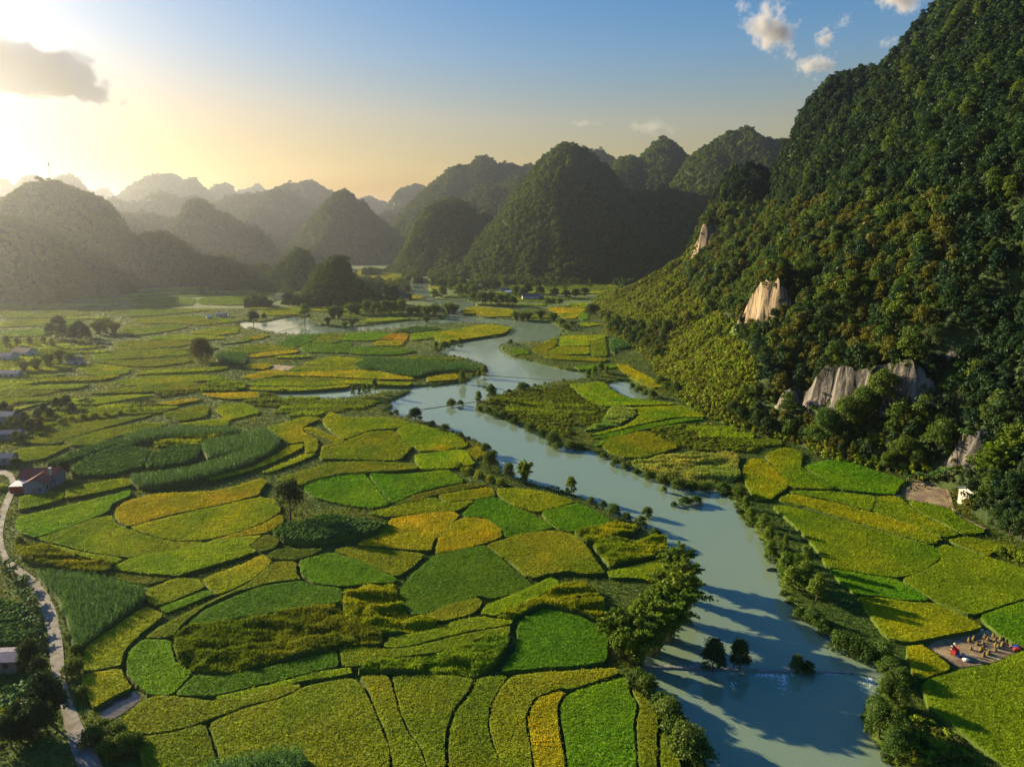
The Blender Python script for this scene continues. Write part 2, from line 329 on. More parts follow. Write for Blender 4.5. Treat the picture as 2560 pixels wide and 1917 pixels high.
def corn_mesh(seed):
    r = np.random.default_rng(seed); V = []; F = []
    for i in range(9):
        z = .25+i*.19; a = i*math.pi*.97+r.uniform(-.4, .4); o = np.array((math.cos(a), math.sin(a), 0)); sd = np.array((-o[1], o[0], 0)); L = .75*math.sin(.5+2.1*i/9)*r.uniform(.8, 1.15); k = len(V); b = np.array((0, 0, z))
        for t, dz, w in ((0, 0, .05), (.4, .28, .075), (.75, .26, .06), (1, .02, .01)): c = b+o*L*t+np.array((0, 0, dz)); V += [c-sd*w, c+sd*w]
        for q in range(3): F.append((k+2*q, k+2*q+1, k+2*q+3, k+2*q+2))
    k = len(V); V += [(-.02, 0, -.1), (.02, 0, -.1), (.01, 0, 2.15), (-.01, 0, 2.15)]; F.append((k, k+1, k+2, k+3))
    return mk_mesh('corn_plant', V, F, M['leaf_corn'])

# scatter: a cloud of points that carries copies of the given meshes ("stuff")
def proto(me):                              # an object that only lends its mesh, never linked to the scene
    return bpy.data.objects.new(me.name+'_shape', me)
def scatter_group(name, protos):
    g = bpy.data.node_groups.new(name, 'GeometryNodeTree')
    g.interface.new_socket('Geometry', in_out='INPUT', socket_type='NodeSocketGeometry'); g.interface.new_socket('Geometry', in_out='OUTPUT', socket_type='NodeSocketGeometry')
    N = g.nodes.new; L = g.links.new; gi = N('NodeGroupInput'); go = N('NodeGroupOutput'); iop = N('GeometryNodeInstanceOnPoints'); jn = N('GeometryNodeJoinGeometry')
    for p in protos:
        oi = N('GeometryNodeObjectInfo'); oi.inputs['Object'].default_value = p; oi.inputs['As Instance'].default_value = True; L(oi.outputs['Geometry'], jn.inputs[0])
    def attr(nm, ty):
        a = N('GeometryNodeInputNamedAttribute'); a.data_type = ty; a.inputs['Name'].default_value = nm; return a.outputs['Attribute']
    iop.inputs['Pick Instance'].default_value = True
    L(gi.outputs[0], iop.inputs['Points']); L(jn.outputs[0], iop.inputs['Instance']); L(attr('pick', 'INT'), iop.inputs['Instance Index'])
    L(attr('turn', 'FLOAT_VECTOR'), iop.inputs['Rotation']); L(attr('size', 'FLOAT_VECTOR'), iop.inputs['Scale']); L(iop.outputs[0], go.inputs[0])
    g['n'] = len(protos); return g
def scatter(name, P, size, group, parent=None, tilt=.12, tint=None, yaw=None):
    P = np.asarray(P, np.float32); n = len(P)
    if n == 0: return None
    me = bpy.data.meshes.new(name); me.vertices.add(n); me.vertices.foreach_set('co', P.ravel())
    size = np.asarray(size, float); 
    if size.ndim == 1: size = np.repeat(size[:, None], 3, 1)
    t = rng.normal(0, tilt, (n, 3)); t[:, 2] = rng.uniform(0, 6.283, n) if yaw is None else yaw
    a = me.attributes.new('turn', 'FLOAT_VECTOR', 'POINT'); a.data.foreach_set('vector', t.astype(np.float32).ravel())
    a = me.attributes.new('size', 'FLOAT_VECTOR', 'POINT'); a.data.foreach_set('vector', size.astype(np.float32).ravel())
    a = me.attributes.new('pick', 'INT', 'POINT'); a.data.foreach_set('value', rng.integers(0, group['n'], n).astype(np.int32))
    if tint is not None:
        a = me.attributes.new('tint', 'FLOAT_VECTOR', 'POINT'); a.data.foreach_set('vector', tint.astype(np.float32).ravel())
    o = ob(name, me, parent); md = o.modifiers.new('plants', 'NODES'); md.node_group = group; o['kind'] = 'stuff'
    return o
def jit(x0, x1, y0, y1, s):
    xs = np.arange(x0, x1, s); ys = np.arange(y0, y1, s*.87); X, Y = np.meshgrid(xs, ys); X[1::2] += s*.5
    P = np.stack((X.ravel(), Y.ravel()), 1); return P+rng.uniform(-.45, .45, P.shape)*s

# ================================================================== SETTING
WZ = -0.85                                 # water level
RIVER = [
 # near reach, left bank going up, the creek, the far reach, the upstream channel, then the right bank back down
 """1800,2010 1765,1900 1735,1860 1696,1822 1675,1775 1649,1735 1620,1705 1606,1685 1600,1655 1622,1612 1668,1560 1690,1480 1672,1400 1653,1345 1599,1309 1533,1291 1512,1266
 1446,1244 1403,1226 1338,1212 1285,1196 1249,1168 1232,1132 1205,1112 1169,1096 1125,1078 1067,1056 1013,1043 980,1041 968,1030 984,1020 973,1009 995,997 1020,987 1036,977
 1008,977 948,982 883,994 817,997 756,996 712,997 690,990 678,982 720,986 763,984 803,977 875,973 944,968 1046,969 1120,963 1176,954 1183,941 1212,934 1221,924 1216,912 1194,907 1158,895 1107,888 1105,876
 1136,861 1180,850 1259,843 1283,827 1262,812 1165,808 1071,813 962,824 890,829 803,836 701,836 658,826 611,822 597,812 606,803 640,806 669,805 705,796 745,791 768,795 781,808 817,821
 879,819 926,814 1017,803 1071,801 1125,797 1116,778 1090,755 1042,742 1026,722 1020,692 1067,688 1070,712 1066,734 1107,758 1180,752 1184,770 1144,787 1200,795 1290,801 1363,806
 1396,814 1406,832 1374,854 1294,859 1262,857 1242,868 1254,886 1309,901 1352,912 1417,928 1461,931 1456,950 1403,954 1338,966 1287,977 1240,991 1205,1001 1182,1018 1200,1031 1247,1045 1309,1074
 1345,1088 1403,1117 1446,1122 1486,1132 1570,1168 1653,1208 1707,1222 1780,1222 1830,1248 1849,1302 1888,1335 1921,1396 1936,1425 1942,1476 1974,1517 1992,1550 2075,1592 2086,1622
 2177,1650 2200,1684 2195,1724 2142,1771 2151,1825 2195,1880 2260,2010""",
 "1518,958 1568,953 1580,972 1622,990 1617,999 1584,999 1556,988 1535,975",
 "106,1112 128,1110 139,1115 122,1118", ]
RPOLY = []
for i, r_ in enumerate(RIVER):
    p = np.array([gp(u, v, WZ)[:2] for u, v in parse(r_)]); RPOLY.append(chaikin(p, 1, .25))
def river_sd(P):                            # signed distance to the water's edge, negative in the water
    P = np.asarray(P, float)[:, :2]; best = np.full(len(P), 1e9)
    for pl in RPOLY:
        lo = pl.min(0)-40; hi = pl.max(0)+40; m = ((P > lo) & (P < hi)).all(1)
        if not m.any(): continue
        q = P[m]; d = distpoly(q, pl); d = np.where(inpoly(q, pl), -d, d); best[m] = np.where(np.abs(d) < np.abs(best[m]), d, best[m])
    return best
def offs(pl, d):
    t = np.roll(pl, -1, 0)-np.roll(pl, 1, 0); t /= np.linalg.norm(t, axis=1)[:, None]+1e-9; n = np.stack((t[:, 1], -t[:, 0]), 1)
    a = .5*np.sum(pl[:, 0]*np.roll(pl[:, 1], -1)-np.roll(pl[:, 0], -1)*pl[:, 1]); return pl+n*d*(1 if a > 0 else -1)
def ground_z(P):
    P = np.asarray(P, float); sd = river_sd(P); t = np.clip((sd+1.6)/3.4, 0, 1); z = -3.4+3.4*t*t*(3-2*t)
    return z+.12*vnoise(P[:, 0]*.05, P[:, 1]*.05, 5)*np.clip((sd-3)/5, 0, 1)
def build_ground():
    vs_ = []; es = []
    def loop(p):
        b = len(vs_); vs_.extend([Vector((float(x), float(y))) for x, y in p]); n = len(p); es.extend([(b+i, b+(i+1) % n) for i in range(n)])
    loop(np.array([(-9000, -250), (9000, -250), (12000, 14000), (-12000, 14000)]))
    for pl in RPOLY: loop(pl)
    P = []
    for pl in RPOLY:
        for d in (-1.8, 2.2, 5): P.append(offs(pl, d))
    r = 215.0
    while r < 3000:
        st = max(2.2, r*.011); n = int(2.0*r/st); a = np.linspace(-1.05, 1.05, n)+rng.uniform(-.4, .4, n)*2.1/n
        P.append(np.stack((np.sin(a)*r, np.cos(a)*r-150), 1)+rng.uniform(-.3, .3, (n, 2))*st); r += st
    P = np.vstack(P); P = P[(P[:, 1] > -200)]
    vs_.extend([Vector((float(x), float(y))) for x, y in P])
    out = delaunay_2d_cdt(vs_, es, [], 0, 1e-4); V2 = np.array([(v.x, v.y) for v in out[0]]); z = ground_z(V2)
    me = mk_mesh('ground', np.column_stack((V2, z)), np.array([f for f in out[2]]), M['ground'], True)
    tag(ob('ground', me), kind='structure')
build_ground()
me = mk_mesh('river', [(-1500, 40, WZ), (1500, 40, WZ), (1500, 1700, WZ), (-1500, 1700, WZ)], [(0, 1, 2, 3)], M['water'])
tag(ob('river', me), kind='structure')

# ------------------------------------------------------------------ hills
HILLS = {}
class HF:                                   # a height field that can be sampled
    def __init__(s, x0, y0, st, Z): s.x0, s.y0, s.st, s.Z = x0, y0, st, Z
    def at(s, x, y):
        fx = np.clip((np.asarray(x)-s.x0)/s.st, 0, s.Z.shape[1]-1.001); fy = np.clip((np.asarray(y)-s.y0)/s.st, 0, s.Z.shape[0]-1.001)
        i = fx.astype(int); j = fy.astype(int); a = fx-i; b = fy-j; Z = s.Z
        return (Z[j, i]*(1-a)+Z[j, i+1]*a)*(1-b)+(Z[j+1, i]*(1-a)+Z[j+1, i+1]*a)*b
    def mesh(s, name, mat):
        ny, nx = s.Z.shape; X, Y = np.meshgrid(s.x0+np.arange(nx)*s.st, s.y0+np.arange(ny)*s.st)
        I = np.arange(nx*ny).reshape(ny, nx); F = np.stack((I[:-1, :-1], I[:-1, 1:], I[1:, 1:], I[1:, :-1]), -1).reshape(-1, 4)
        keep = (s.Z.ravel()[F].max(1) > -1.5); return mk_mesh(name, np.column_stack((X.ravel(), Y.ravel(), s.Z.ravel())), F[keep], mat, True)
def hill(crop, pts, Y, D, st, tree=5.0, seed=0, rough=1.0, power=1.5, ext=1.0, q=1.0, mat='hill'):
    W = np.array([dp(*px(crop, x, y), Y) for x, y in parse(pts)]); X = W[:, 0]; Z = W[:, 2]-tree; zm = Z.max()
    o = np.argsort(X); X = X[o]; Z = Z[o]
    eL = max(20, Z[0])*ext; eR = max(20, Z[-1])*ext
    X = np.concatenate(([X[0]-eL*1.6, X[0]-eL*.7], X, [X[-1]+eR*.7, X[-1]+eR*1.6])); Z = np.concatenate(([-6, Z[0]*.5], Z, [Z[-1]*.5, -6]))
    gx = np.arange(X[0]-20, X[-1]+20, st); gy = np.arange(Y-D*1.25, Y+D*1.25, st); GX, GY = np.meshgrid(gx, gy)
    wob = fbm(GX/(D*.5), GY/(D*.5), 3, seed)*D*.16; s = (GY-Y)/D
    wx = GX+wob*np.clip(np.abs(s)*1.6, 0, 1)
    Zp = np.interp(wx, X, Z); zr = np.clip(Zp/zm, 0, 1); Dl = .42+.58*zr**.8
    g = 1-np.abs(s/Dl*(1+.16*fbm(GX/(D*.22), GY/(D*.45), 3, seed+9)*np.clip(np.abs(s)*3, 0, 1)))**power; g = np.sign(g)*np.abs(g)**q
    H = np.where(g > -1.5, Zp*g, -6)
    n1 = fbm(GX/60, GY/60, 4, seed+4); n2 = 1-np.abs(fbm(GX/32, GY/80, 3, seed+7))*2
    n3 = 1-np.abs(fbm(GX/85+n1*.4, GY/150, 2, seed+17))*2.4
    H = H+np.clip(H/zm*1.5, 0, 1)*(n1*10+n2*6+n3*13-6)*rough*min(1, zm/190)*np.clip(np.abs(s)*4, .12, 1)
    H = np.maximum(H, -6)
    f = HF(gx[0], gy[0], st, H); return f
# name, crop, silhouette, ridge distance, half depth, grid, crown size, crown spacing
HILL_DATA = [
 ('L0', 'P', '-420,860 -300,800 -150,740 0,700 80,655 170,690 300,900 430,1000 560,1110', 1020, 230, 9, 7, 7.5, 'forested spur at the left edge in front of the antenna hill'),
 ('L1', 'P', '-260,800 -120,700 0,590 60,540 160,480 260,420 345,402 400,420 455,490 540,470 590,500 640,560 670,640 730,690 760,750 820,800 890,850 960,880', 1330, 270, 9, 7, 8, 'broad hazy forested hill with the antenna on its summit'),
 ('L2', 'P', '860,870 905,845 960,790 1060,765 1160,780 1260,850 1340,930 1400,945 1500,935 1580,945 1640,1000 1720,1000 1800,995 1870,1020 1920,1080', 1240, 130, 7, 6, 6.5, 'low forested ridge running right from the antenna hill'),
 ('L3', 'P', '1850,1060 1900,1010 1960,960 2030,900 2080,885 2120,910 2150,990 2190,1040', 1130, 65, 5, 4, 5, 'small pointed hill left of the riverside cone'),
 ('L3b', 'Q', '440,1180 480,1120 500,1050 560,990 620,940 670,920 720,950 760,1030 800,1080 850,1130', 870, 62, 4, 4, 4.5, 'small steep conical hill beside the river loop'),
 ('L4', 'P', '660,700 720,660 790,625 860,655 960,635 1060,645 1130,670 1200,675 1270,710 1320,790 1400,900 1450,940', 2150, 300, 16, 8, 13, 'long hazy ridge behind the antenna hill'),
 ('L5', 'P', '1180,900 1250,680 1310,560 1370,525 1430,570 1480,630 1560,650 1640,700 1690,760 1750,715 1800,770 1880,880 1930,980', 2050, 260, 14, 8, 12, 'tooth-shaped hazy hill with a smaller peak at its right'),
 ('L6', 'Q', '380,850 450,760 530,650 600,580 650,510 730,475 770,510 810,560 870,580 910,640 1000,710 1050,760 1100,800 1180,900', 2350, 330, 15, 8, 13, 'tall hazy cone in the middle of the valley'),
 ('R1', 'Q', '1140,950 1200,780 1260,640 1350,560 1450,535 1530,545 1600,610 1640,660 1700,640 1750,690 1850,760', 1700, 270, 9, 7, 7.5, 'rounded forested dome left of the big central cone'),
 ('R2', 'S', '-60,1000 0,900 130,800 200,700 280,580 380,440 460,370 520,320 600,292 680,320 760,370 850,440 930,520 1000,600 1060,670 1150,800 1250,900', 1540, 330, 9, 7, 7.5, 'big central cone rising behind the village'),
 ('R2b', 'S', '950,740 1060,650 1180,640 1300,610 1420,640 1560,610 1700,560 1850,560 2000,600', 1500, 300, 10, 7, 8, 'dark forested saddle right of the central cone'),
 ('R3', 'S', '830,560 890,450 960,390 1020,370 1060,390 1100,400 1180,310 1270,250 1340,290 1400,350 1450,390 1520,480 1600,560', 2050, 380, 13, 8, 11, 'peaked hill behind the saddle right of the central cone'),
 ('R4', 'S', '1300,600 1370,500 1440,400 1500,340 1580,290 1680,230 1760,200 1850,165 1910,210 1940,240 2040,265 2100,255 2200,300', 1760, 380, 11, 8, 9.5, 'blue-green ridge beside the skyline of the great slope'),
 ('R5', 'S', '680,420 740,350 820,330 880,370 930,420 980,500', 2700, 260, 20, 8, 16, 'distant blue peak showing right of the central cone'),
 ('R6', 'Q', '1080,700 1150,600 1250,500 1350,420 1450,330 1520,310 1570,310 1650,250 1690,238 1740,270 1760,300 1860,300 1950,325 2000,295 2030,310 2100,360 2208,450 2350,560', 2750, 420, 17, 9, 15, 'high blue mountain left of the central cone'),
 ('R7', 'Q', '1480,620 1560,520 1680,440 1800,450 1900,380 1960,400 2050,470 2150,560', 2300, 300, 15, 8, 13, 'dim shoulder between the dome and the high blue mountain'),
 ('F1', 'P', '760,640 830,560 880,500 960,430 1020,410 1090,385 1130,390 1180,375 1230,410 1270,440 1330,415 1390,470 1440,530 1500,620 1560,720', 4100, 500, 26, 0, 0, 'many-topped pale ridge left of centre on the skyline'),
 ('F2', 'P', '1400,560 1440,500 1480,460 1555,435 1600,480 1620,545 1660,620', 4700, 400, 30, 0, 0, 'small pale dome right of the many-topped ridge'),
 ('F3', 'P', '1400,640 1500,580 1640,530 1780,530 1860,505 1920,490 2000,500 2080,570 2160,660 2230,760', 3300, 420, 22, 0, 0, 'hazy ridge behind the tooth-shaped hill'),
 ('F4', 'Q', '200,560 260,490 330,440 400,450 500,430 560,470 640,520 720,580', 3900, 450, 26, 0, 0, 'twin-topped pale ridge left of the valley cone'),
 ('F5', 'P', '1560,560 1620,510 1690,485 1705,508 1770,440 1830,490 1860,530 1920,580', 5600, 400, 34, 0, 0, 'tiny twin peaks on the far skyline'),
 ('F6', 'P', '-200,470 -100,400 0,425 60,470 120,490 210,400 260,400 300,450 350,470 410,410 460,380 510,400 550,460 570,510 620,560', 3300, 380, 20, 0, 0, 'pale peaks showing behind the antenna hill'),
 ('F7', 'P', '560,540 590,490 630,487 655,530 670,520 680,480 720,480 790,540 860,520 930,560', 5000, 420, 30, 0, 0, 'small pale knobs right of the antenna hill'),
 ('F8', 'Q', '740,600 830,550 900,530 960,570 1000,565 1040,600 1100,640', 5600, 450, 34, 0, 0, 'faint low ridge in the gap right of the valley cone'),
 ('F9', 'Q', '980,700 1010,640 1050,560 1110,490 1200,455 1270,460 1330,500 1400,560', 4300, 420, 28, 0, 0, 'pale slab-sided hill left of the high blue mountain'),
 ('F10', 'Q', '900,720 980,660 1040,645 1080,690 1130,740', 3400, 200, 22, 0, 0, 'tiny knob in the gap right of the valley cone'),
 ('F11', 'P', '1560,720 1700,640 1790,615 1880,640 1950,720 2020,800', 2850, 300, 20, 0, 0, 'dim dome right of the tooth-shaped hill'),
 ('F12', 'P', '560,620 640,560 720,590 800,560 880,580 960,610 1050,540 1130,505 1200,560 1260,560 1330,540', 3000, 320, 20, 0, 0, 'dim low ridge under the many-topped ridge'),
]
for i, h in enumerate(HILL_DATA):
    n = h[0]; HILLS[n] = hill(h[1], h[2], h[3], h[4], h[5], h[6] if h[6] else 0, seed=11*i+3, rough=1.0 if h[3] < 2900 else 2.2, power=1.35 if h[3] > 1000 else 1.25)
    tag(ob('hill', HILLS[n].mesh('hill', M['hill'])), kind='structure')

# the great forested slope on the right: thin-plate surface through foot, flank and ridge points
FOOT = parse("1490,738 1500,785 1515,832 1560,858 1598,877 1640,935 1665,965 1707,1003 1769,1043 1888,1083 2010,1118 2070,1150 2213,1180 2290,1200 2376,1226 2408,1268 2470,1320 2560,1356")
cps = [(*gp(u, v)[:2], 0) for u, v in FOOT]
cps += [(x-26, y-4, -14) for x, y, z in cps]
cps += [(138, 130, 0), (142, 60, 0), (112, 130, -14), (116, 60, -14), (175, 1010, -5), (260, 1060, -5), (360, 1090, -4), (520, 1120, -4), (700, 1150, -4), (100, 1060, -14), (300, 1160, -14)]
cps += [(158, 215, 32), (150, 250, 34), (172, 250, 62), (215, 250, 112), (270, 250, 172), (340, 250, 240), (420, 250, 290),
        (128, 300, 34), (150, 300, 60), (200, 300, 112), (126, 350, 36), (150, 350, 62), (203, 350, 112), (258, 350, 172), (318, 350, 232), (400, 350, 292), (115, 400, 22), (130, 410, 42), (146, 410, 62), (122, 450, 24), (160, 455, 62), (210, 450, 114), (262, 450, 174), (318, 450, 236), (385, 450, 292),
        (120, 560, 22), (162, 560, 58), (208, 560, 112), (258, 560, 172), (305, 560, 230), (340, 560, 268), (385, 560, 282), (450, 560, 260), (540, 560, 220),
        (135, 660, 28), (172, 660, 58), (215, 660, 112), (262, 660, 166), (300, 650, 205), (325, 640, 232), (360, 640, 245), (420, 640, 225),
        (140, 730, 32), (168, 735, 52), (190, 742, 66), (198, 736, 96), (226, 722, 138), (262, 725, 160), (284, 705, 190), (315, 710, 216), (370, 720, 210),
        (150, 800, 32), (200, 820, 52), (240, 830, 72), (300, 840, 110), (380, 840, 140), (160, 880, 22), (220, 920, 30), (320, 950, 45), (450, 950, 80),
        (600, 300, 320), (620, 600, 210), (720, 900, 110), (600, 100, 290), (450, 100, 260), (300, 100, 175), (220, 100, 92), (175, 100, 36), (220, 40, 80), (450, 30, 240), (720, 30, 280), (720, 300, 320)]
cps = np.array(cps, float)
def tps(cp, lam=8.0):
    P = cp[:, :2]/100; z = cp[:, 2]; n = len(P)
    d = np.linalg.norm(P[:, None]-P[None], axis=2); K = np.where(d > 0, d*d*np.log(d+1e-12), 0)+np.eye(n)*lam*1e-3
    A = np.zeros((n+3, n+3)); A[:n, :n] = K; A[:n, n] = 1; A[:n, n+1:] = P; A[n, :n] = 1; A[n+1:, :n] = P.T
    w = np.linalg.solve(A, np.concatenate((z, [0, 0, 0])))
    def f(x, y):
        q = np.stack((x, y), -1).reshape(-1, 2)/100; o = np.empty(len(q))
        for i in range(0, len(q), 20000):
            dd = np.linalg.norm(q[i:i+20000, None]-P[None], axis=2); o[i:i+20000] = (np.where(dd > 0, dd*dd*np.log(dd+1e-12), 0)@w[:n])+w[n]+q[i:i+20000]@w[n+1:]
        return o.reshape(np.shape(x))
    return f
_f = tps(cps); ST = 1.6; gx = np.arange(58, 722, 3.2); gy = np.arange(36, 1150, 3.2); GX, GY = np.meshgrid(gx, gy)
_c = HF(gx[0], gy[0], 3.2, _f(GX, GY)); gx = np.arange(58, 716, ST); gy = np.arange(36, 1144, ST); GX, GY = np.meshgrid(gx, gy); Zs = _c.at(GX, GY); amp = np.clip(Zs/40, 0, 1)
Zs = Zs+amp*(fbm(GX/70, GY/70, 4, 51)*9+(1-np.abs(fbm(GX/90, GY/34, 3, 57))*2.4)*9-4)+np.clip(Zs/10, 0, 1)*fbm(GX/14, GY/14, 3, 63)*1.2
_r = 1280+1775*GX/GY; _k = np.interp(_r, [1660, 1700, 1748, 1806, 1850, 1899, 1940, 1968, 2014, 2072, 2130, 2176, 2200, 2260, 2338, 2420], [0, -8, 4, 6, -8, -25, -8, 4, 11, 2, -10, -17, -6, 0, 4, 0])   # shoulders and notches of the crest
Zs = Zs+_k*np.exp(-((GY-700)/95)**2)*np.clip((Zs-30)/40, 0, 1)
Zs = np.maximum(Zs, -6); SLOPE = HF(gx[0], gy[0], ST, Zs)
def hit_slope(u, v, f=SLOPE):               # first point of the slope along a photo ray
    d = ray(u, v); t = np.arange(120, 1200, 1.0)/d[1]; P = np.stack((d[0]*t, d[1]*t, CAM_H+d[2]*t), 1)
    k = np.nonzero(P[:, 2] < f.at(P[:, 0], P[:, 1]))[0]; return P[k[0]] if len(k) else None

# limestone cliffs: steep walls with a wooded bench above, cut into the slope
CLIFFS = [("1838,822 1868,826 1900,815 1930,806 1960,786 2000,768", 23, 'pale tan limestone scar high above the grassy flank'),
          ("1985,1000 2035,1020 2110,1031 2200,1030 2262,1026 2330,1006 2385,985", 18, 'long grey limestone cliff above the trees at the slope foot'),
          ("2350,1182 2395,1190 2445,1186", 15, 'small grey rock face just above the hut'),
          ("1737,630 1752,634 1775,622", 24, 'narrow pale cliff on the edge of the spur'),
          ("1926,1032 1978,1036", 10, 'small shaded rock outcrop left of the long cliff')]
Z0 = SLOPE.Z.copy(); flat = np.stack((GX.ravel(), GY.ravel()), 1); CLD = np.full((len(CLIFFS), len(flat)), 1e3); CSIDE = np.zeros((len(CLIFFS), len(flat)), bool)
for ci, (t, Hc, lab) in enumerate(CLIFFS):
    L3 = np.array([q for q in (hit_slope(u, v) for u, v in parse(t)) if q is not None]); ln = L3[:, :2]; lo, hi = ln.min(0)-70, ln.max(0)+70
    idx = np.nonzero(((flat > lo) & (flat < hi)).all(1))[0]; P = flat[idx]; best = np.full(len(P), 1e9); zf = np.zeros(len(P)); tt = np.zeros(len(P)); acc = 0; tot = np.linalg.norm(np.diff(ln, axis=0), axis=1).sum()
    for k in range(len(ln)-1):
        a, b = ln[k], ln[k+1]; ab = b-a; LL = np.linalg.norm(ab); q = np.clip((P-a)@ab/LL**2, 0, 1); d = np.linalg.norm(P-a-q[:, None]*ab, axis=1); m_ = d < best
        best[m_] = d[m_]; zf[m_] = (L3[k, 2]+(L3[k+1, 2]-L3[k, 2])*q)[m_]; tt[m_] = (acc+q*LL)[m_]/tot; acc += LL
    zn = Z0.ravel()[idx]; up = zn > zf; tap = np.clip(np.minimum(tt, 1-tt)/.25, 0, 1); tap = tap*tap*(3-2*tap); tap *= 1+.16*fbm(tt*6, tt*0, 3, 70+ci)
    al = tt*tot; dn = best-2.2*(fbm(al/4.5, al*0, 3, 80+ci)+.6*fbm(al/1.7, al*0, 2, 85+ci))
    e = np.clip(dn/3.4, 0, 1); e = e*e*(3-2*e); zc = zf+Hc*tap*e-.5*fbm(P[:, 0]/2, P[:, 1]/2, 2, 88)
    zz = Zs.ravel()[idx]; Zs.ravel()[idx] = np.where(up & (best < 60), np.maximum(zz, zc), zz); CLD[ci, idx] = best; CSIDE[ci, idx] = up
SLOPE = HF(gx[0], gy[0], ST, Zs)
_m = SLOPE.mesh('mountain', M['slope']); _V = np.empty(len(_m.vertices)*3, np.float32); _m.vertices.foreach_get('co', _V); _V = _V.reshape(-1, 3)
_F = np.empty(len(_m.polygons)*4, np.int32); _m.loops.foreach_get('vertex_index', _F); _F = _F.reshape(-1, 4)
_n = np.cross(_V[_F[:, 2]]-_V[_F[:, 0]], _V[_F[:, 3]]-_V[_F[:, 1]]); _n /= np.linalg.norm(_n, axis=1)[:, None]+1e-9; steep = np.abs(_n[:, 2]) < .50; dF = CLD[:, _F].min(2); sel = np.zeros(len(_F), bool); picks = []
for ci in range(len(CLIFFS)): m_ = steep & (dF[ci] < 9) & ~sel; sel |= m_; picks.append(m_)
def submesh(name, F, mat):
    u_, inv = np.unique(F, return_inverse=True); return mk_mesh(name, _V[u_], inv.reshape(-1, 4), mat, True), u_
_me, MVID = submesh('mountain', _F[~sel], M['slope']); MOUNT = tag(ob('mountain', _me), kind='structure')
for (t, Hc, lab), m_ in zip(CLIFFS, picks):
    if m_.any(): o = ob('rock_face', submesh('rock_face', _F[m_], M['rock_lit_tan' if 'pale' in lab else 'rock'])[0], MOUNT); o['label'] = lab
ROCKD = HF(gx[0], gy[0], ST, CLD.min(0).reshape(GX.shape)); ROCKS_UP = HF(gx[0], gy[0], ST, np.any(CSIDE & (CLD < 60), 0).astype(float).reshape(GX.shape))

# ------------------------------------------------------------------ road, lanes
ROADP = []
def ribbon(name, left, right, z, mat, thick=.14):
    a = chaikin(np.array(left), 2, .25, False); b = chaikin(np.array(right), 2, .25, False); n = min(len(a), len(b)); k = np.linspace(0, 1, n)
    a = np.stack([np.interp(k, np.linspace(0, 1, len(a)), a[:, i]) for i in range(2)], 1); b = np.stack([np.interp(k, np.linspace(0, 1, len(b)), b[:, i]) for i in range(2)], 1)
    ROADP.append(np.vstack((a, b[::-1]))); V = np.vstack((np.column_stack((a, np.full(n, z))), np.column_stack((b, np.full(n, z))), np.column_stack((a, np.full(n, z-thick-.2))), np.column_stack((b, np.full(n, z-thick-.2)))))
    F = [(i, n+i, n+i+1, i+1) for i in range(n-1)]+[(i, i+1, 2*n+i+1, 2*n+i) for i in range(n-1)]+[(n+i, 3*n+i, 3*n+i+1, n+i+1) for i in range(n-1)]
    me = mk_mesh(name, V, F, mat); return tag(ob(name, me), kind='structure')
Lx = parse('-60,1172 0,1186 18,1190 27,1204 22,1226 7,1255 -6,1290 -12,1330 -8,1360 0,1385 22,1420 65,1452 94,1496 109,1546 123,1597 125,1662 145,1728 156,1789 167,1843 188,1900 240,2020')
Rx = parse('-60,1158 0,1171 24,1178 40,1194 39,1226 29,1248 16,1284 8,1315 7,1350 18,1390 47,1416 83,1438 116,1474 138,1517 152,1575 159,1626 161,1677 170,1728 196,1786 217,1836 250,1900 310,2020')
ribbon('road', [gp(u, v, .14)[:2] for u, v in Lx], [gp(u, v, .14)[:2] for u, v in Rx], .14, M['road'])
c1 = np.array([gp(u, v, .2)[:2] for u, v in parse('700,758 640,768 560,777 470,789 390,800 336,806 306,812')])
nrm = np.array((.1, 1.0)); ribbon('lane', c1+nrm*1.6, c1-nrm*1.6, .2, M['road'])

# ================================================================== FIELDS
COL = dict(G=(.110, .245, .006), g=(.085, .188, .009), L=(.215, .300, .006), l=(.172, .258, .007), Y=(.300, .300, .006), y=(.235, .285, .006),
           O=(.158, .220, .008), o=(.190, .238, .009), D=(.115, .160, .012), d=(.138, .208, .012), B=(.29, .23, .012), P=(.20, .26, .05), M=(.10, .12, .03))
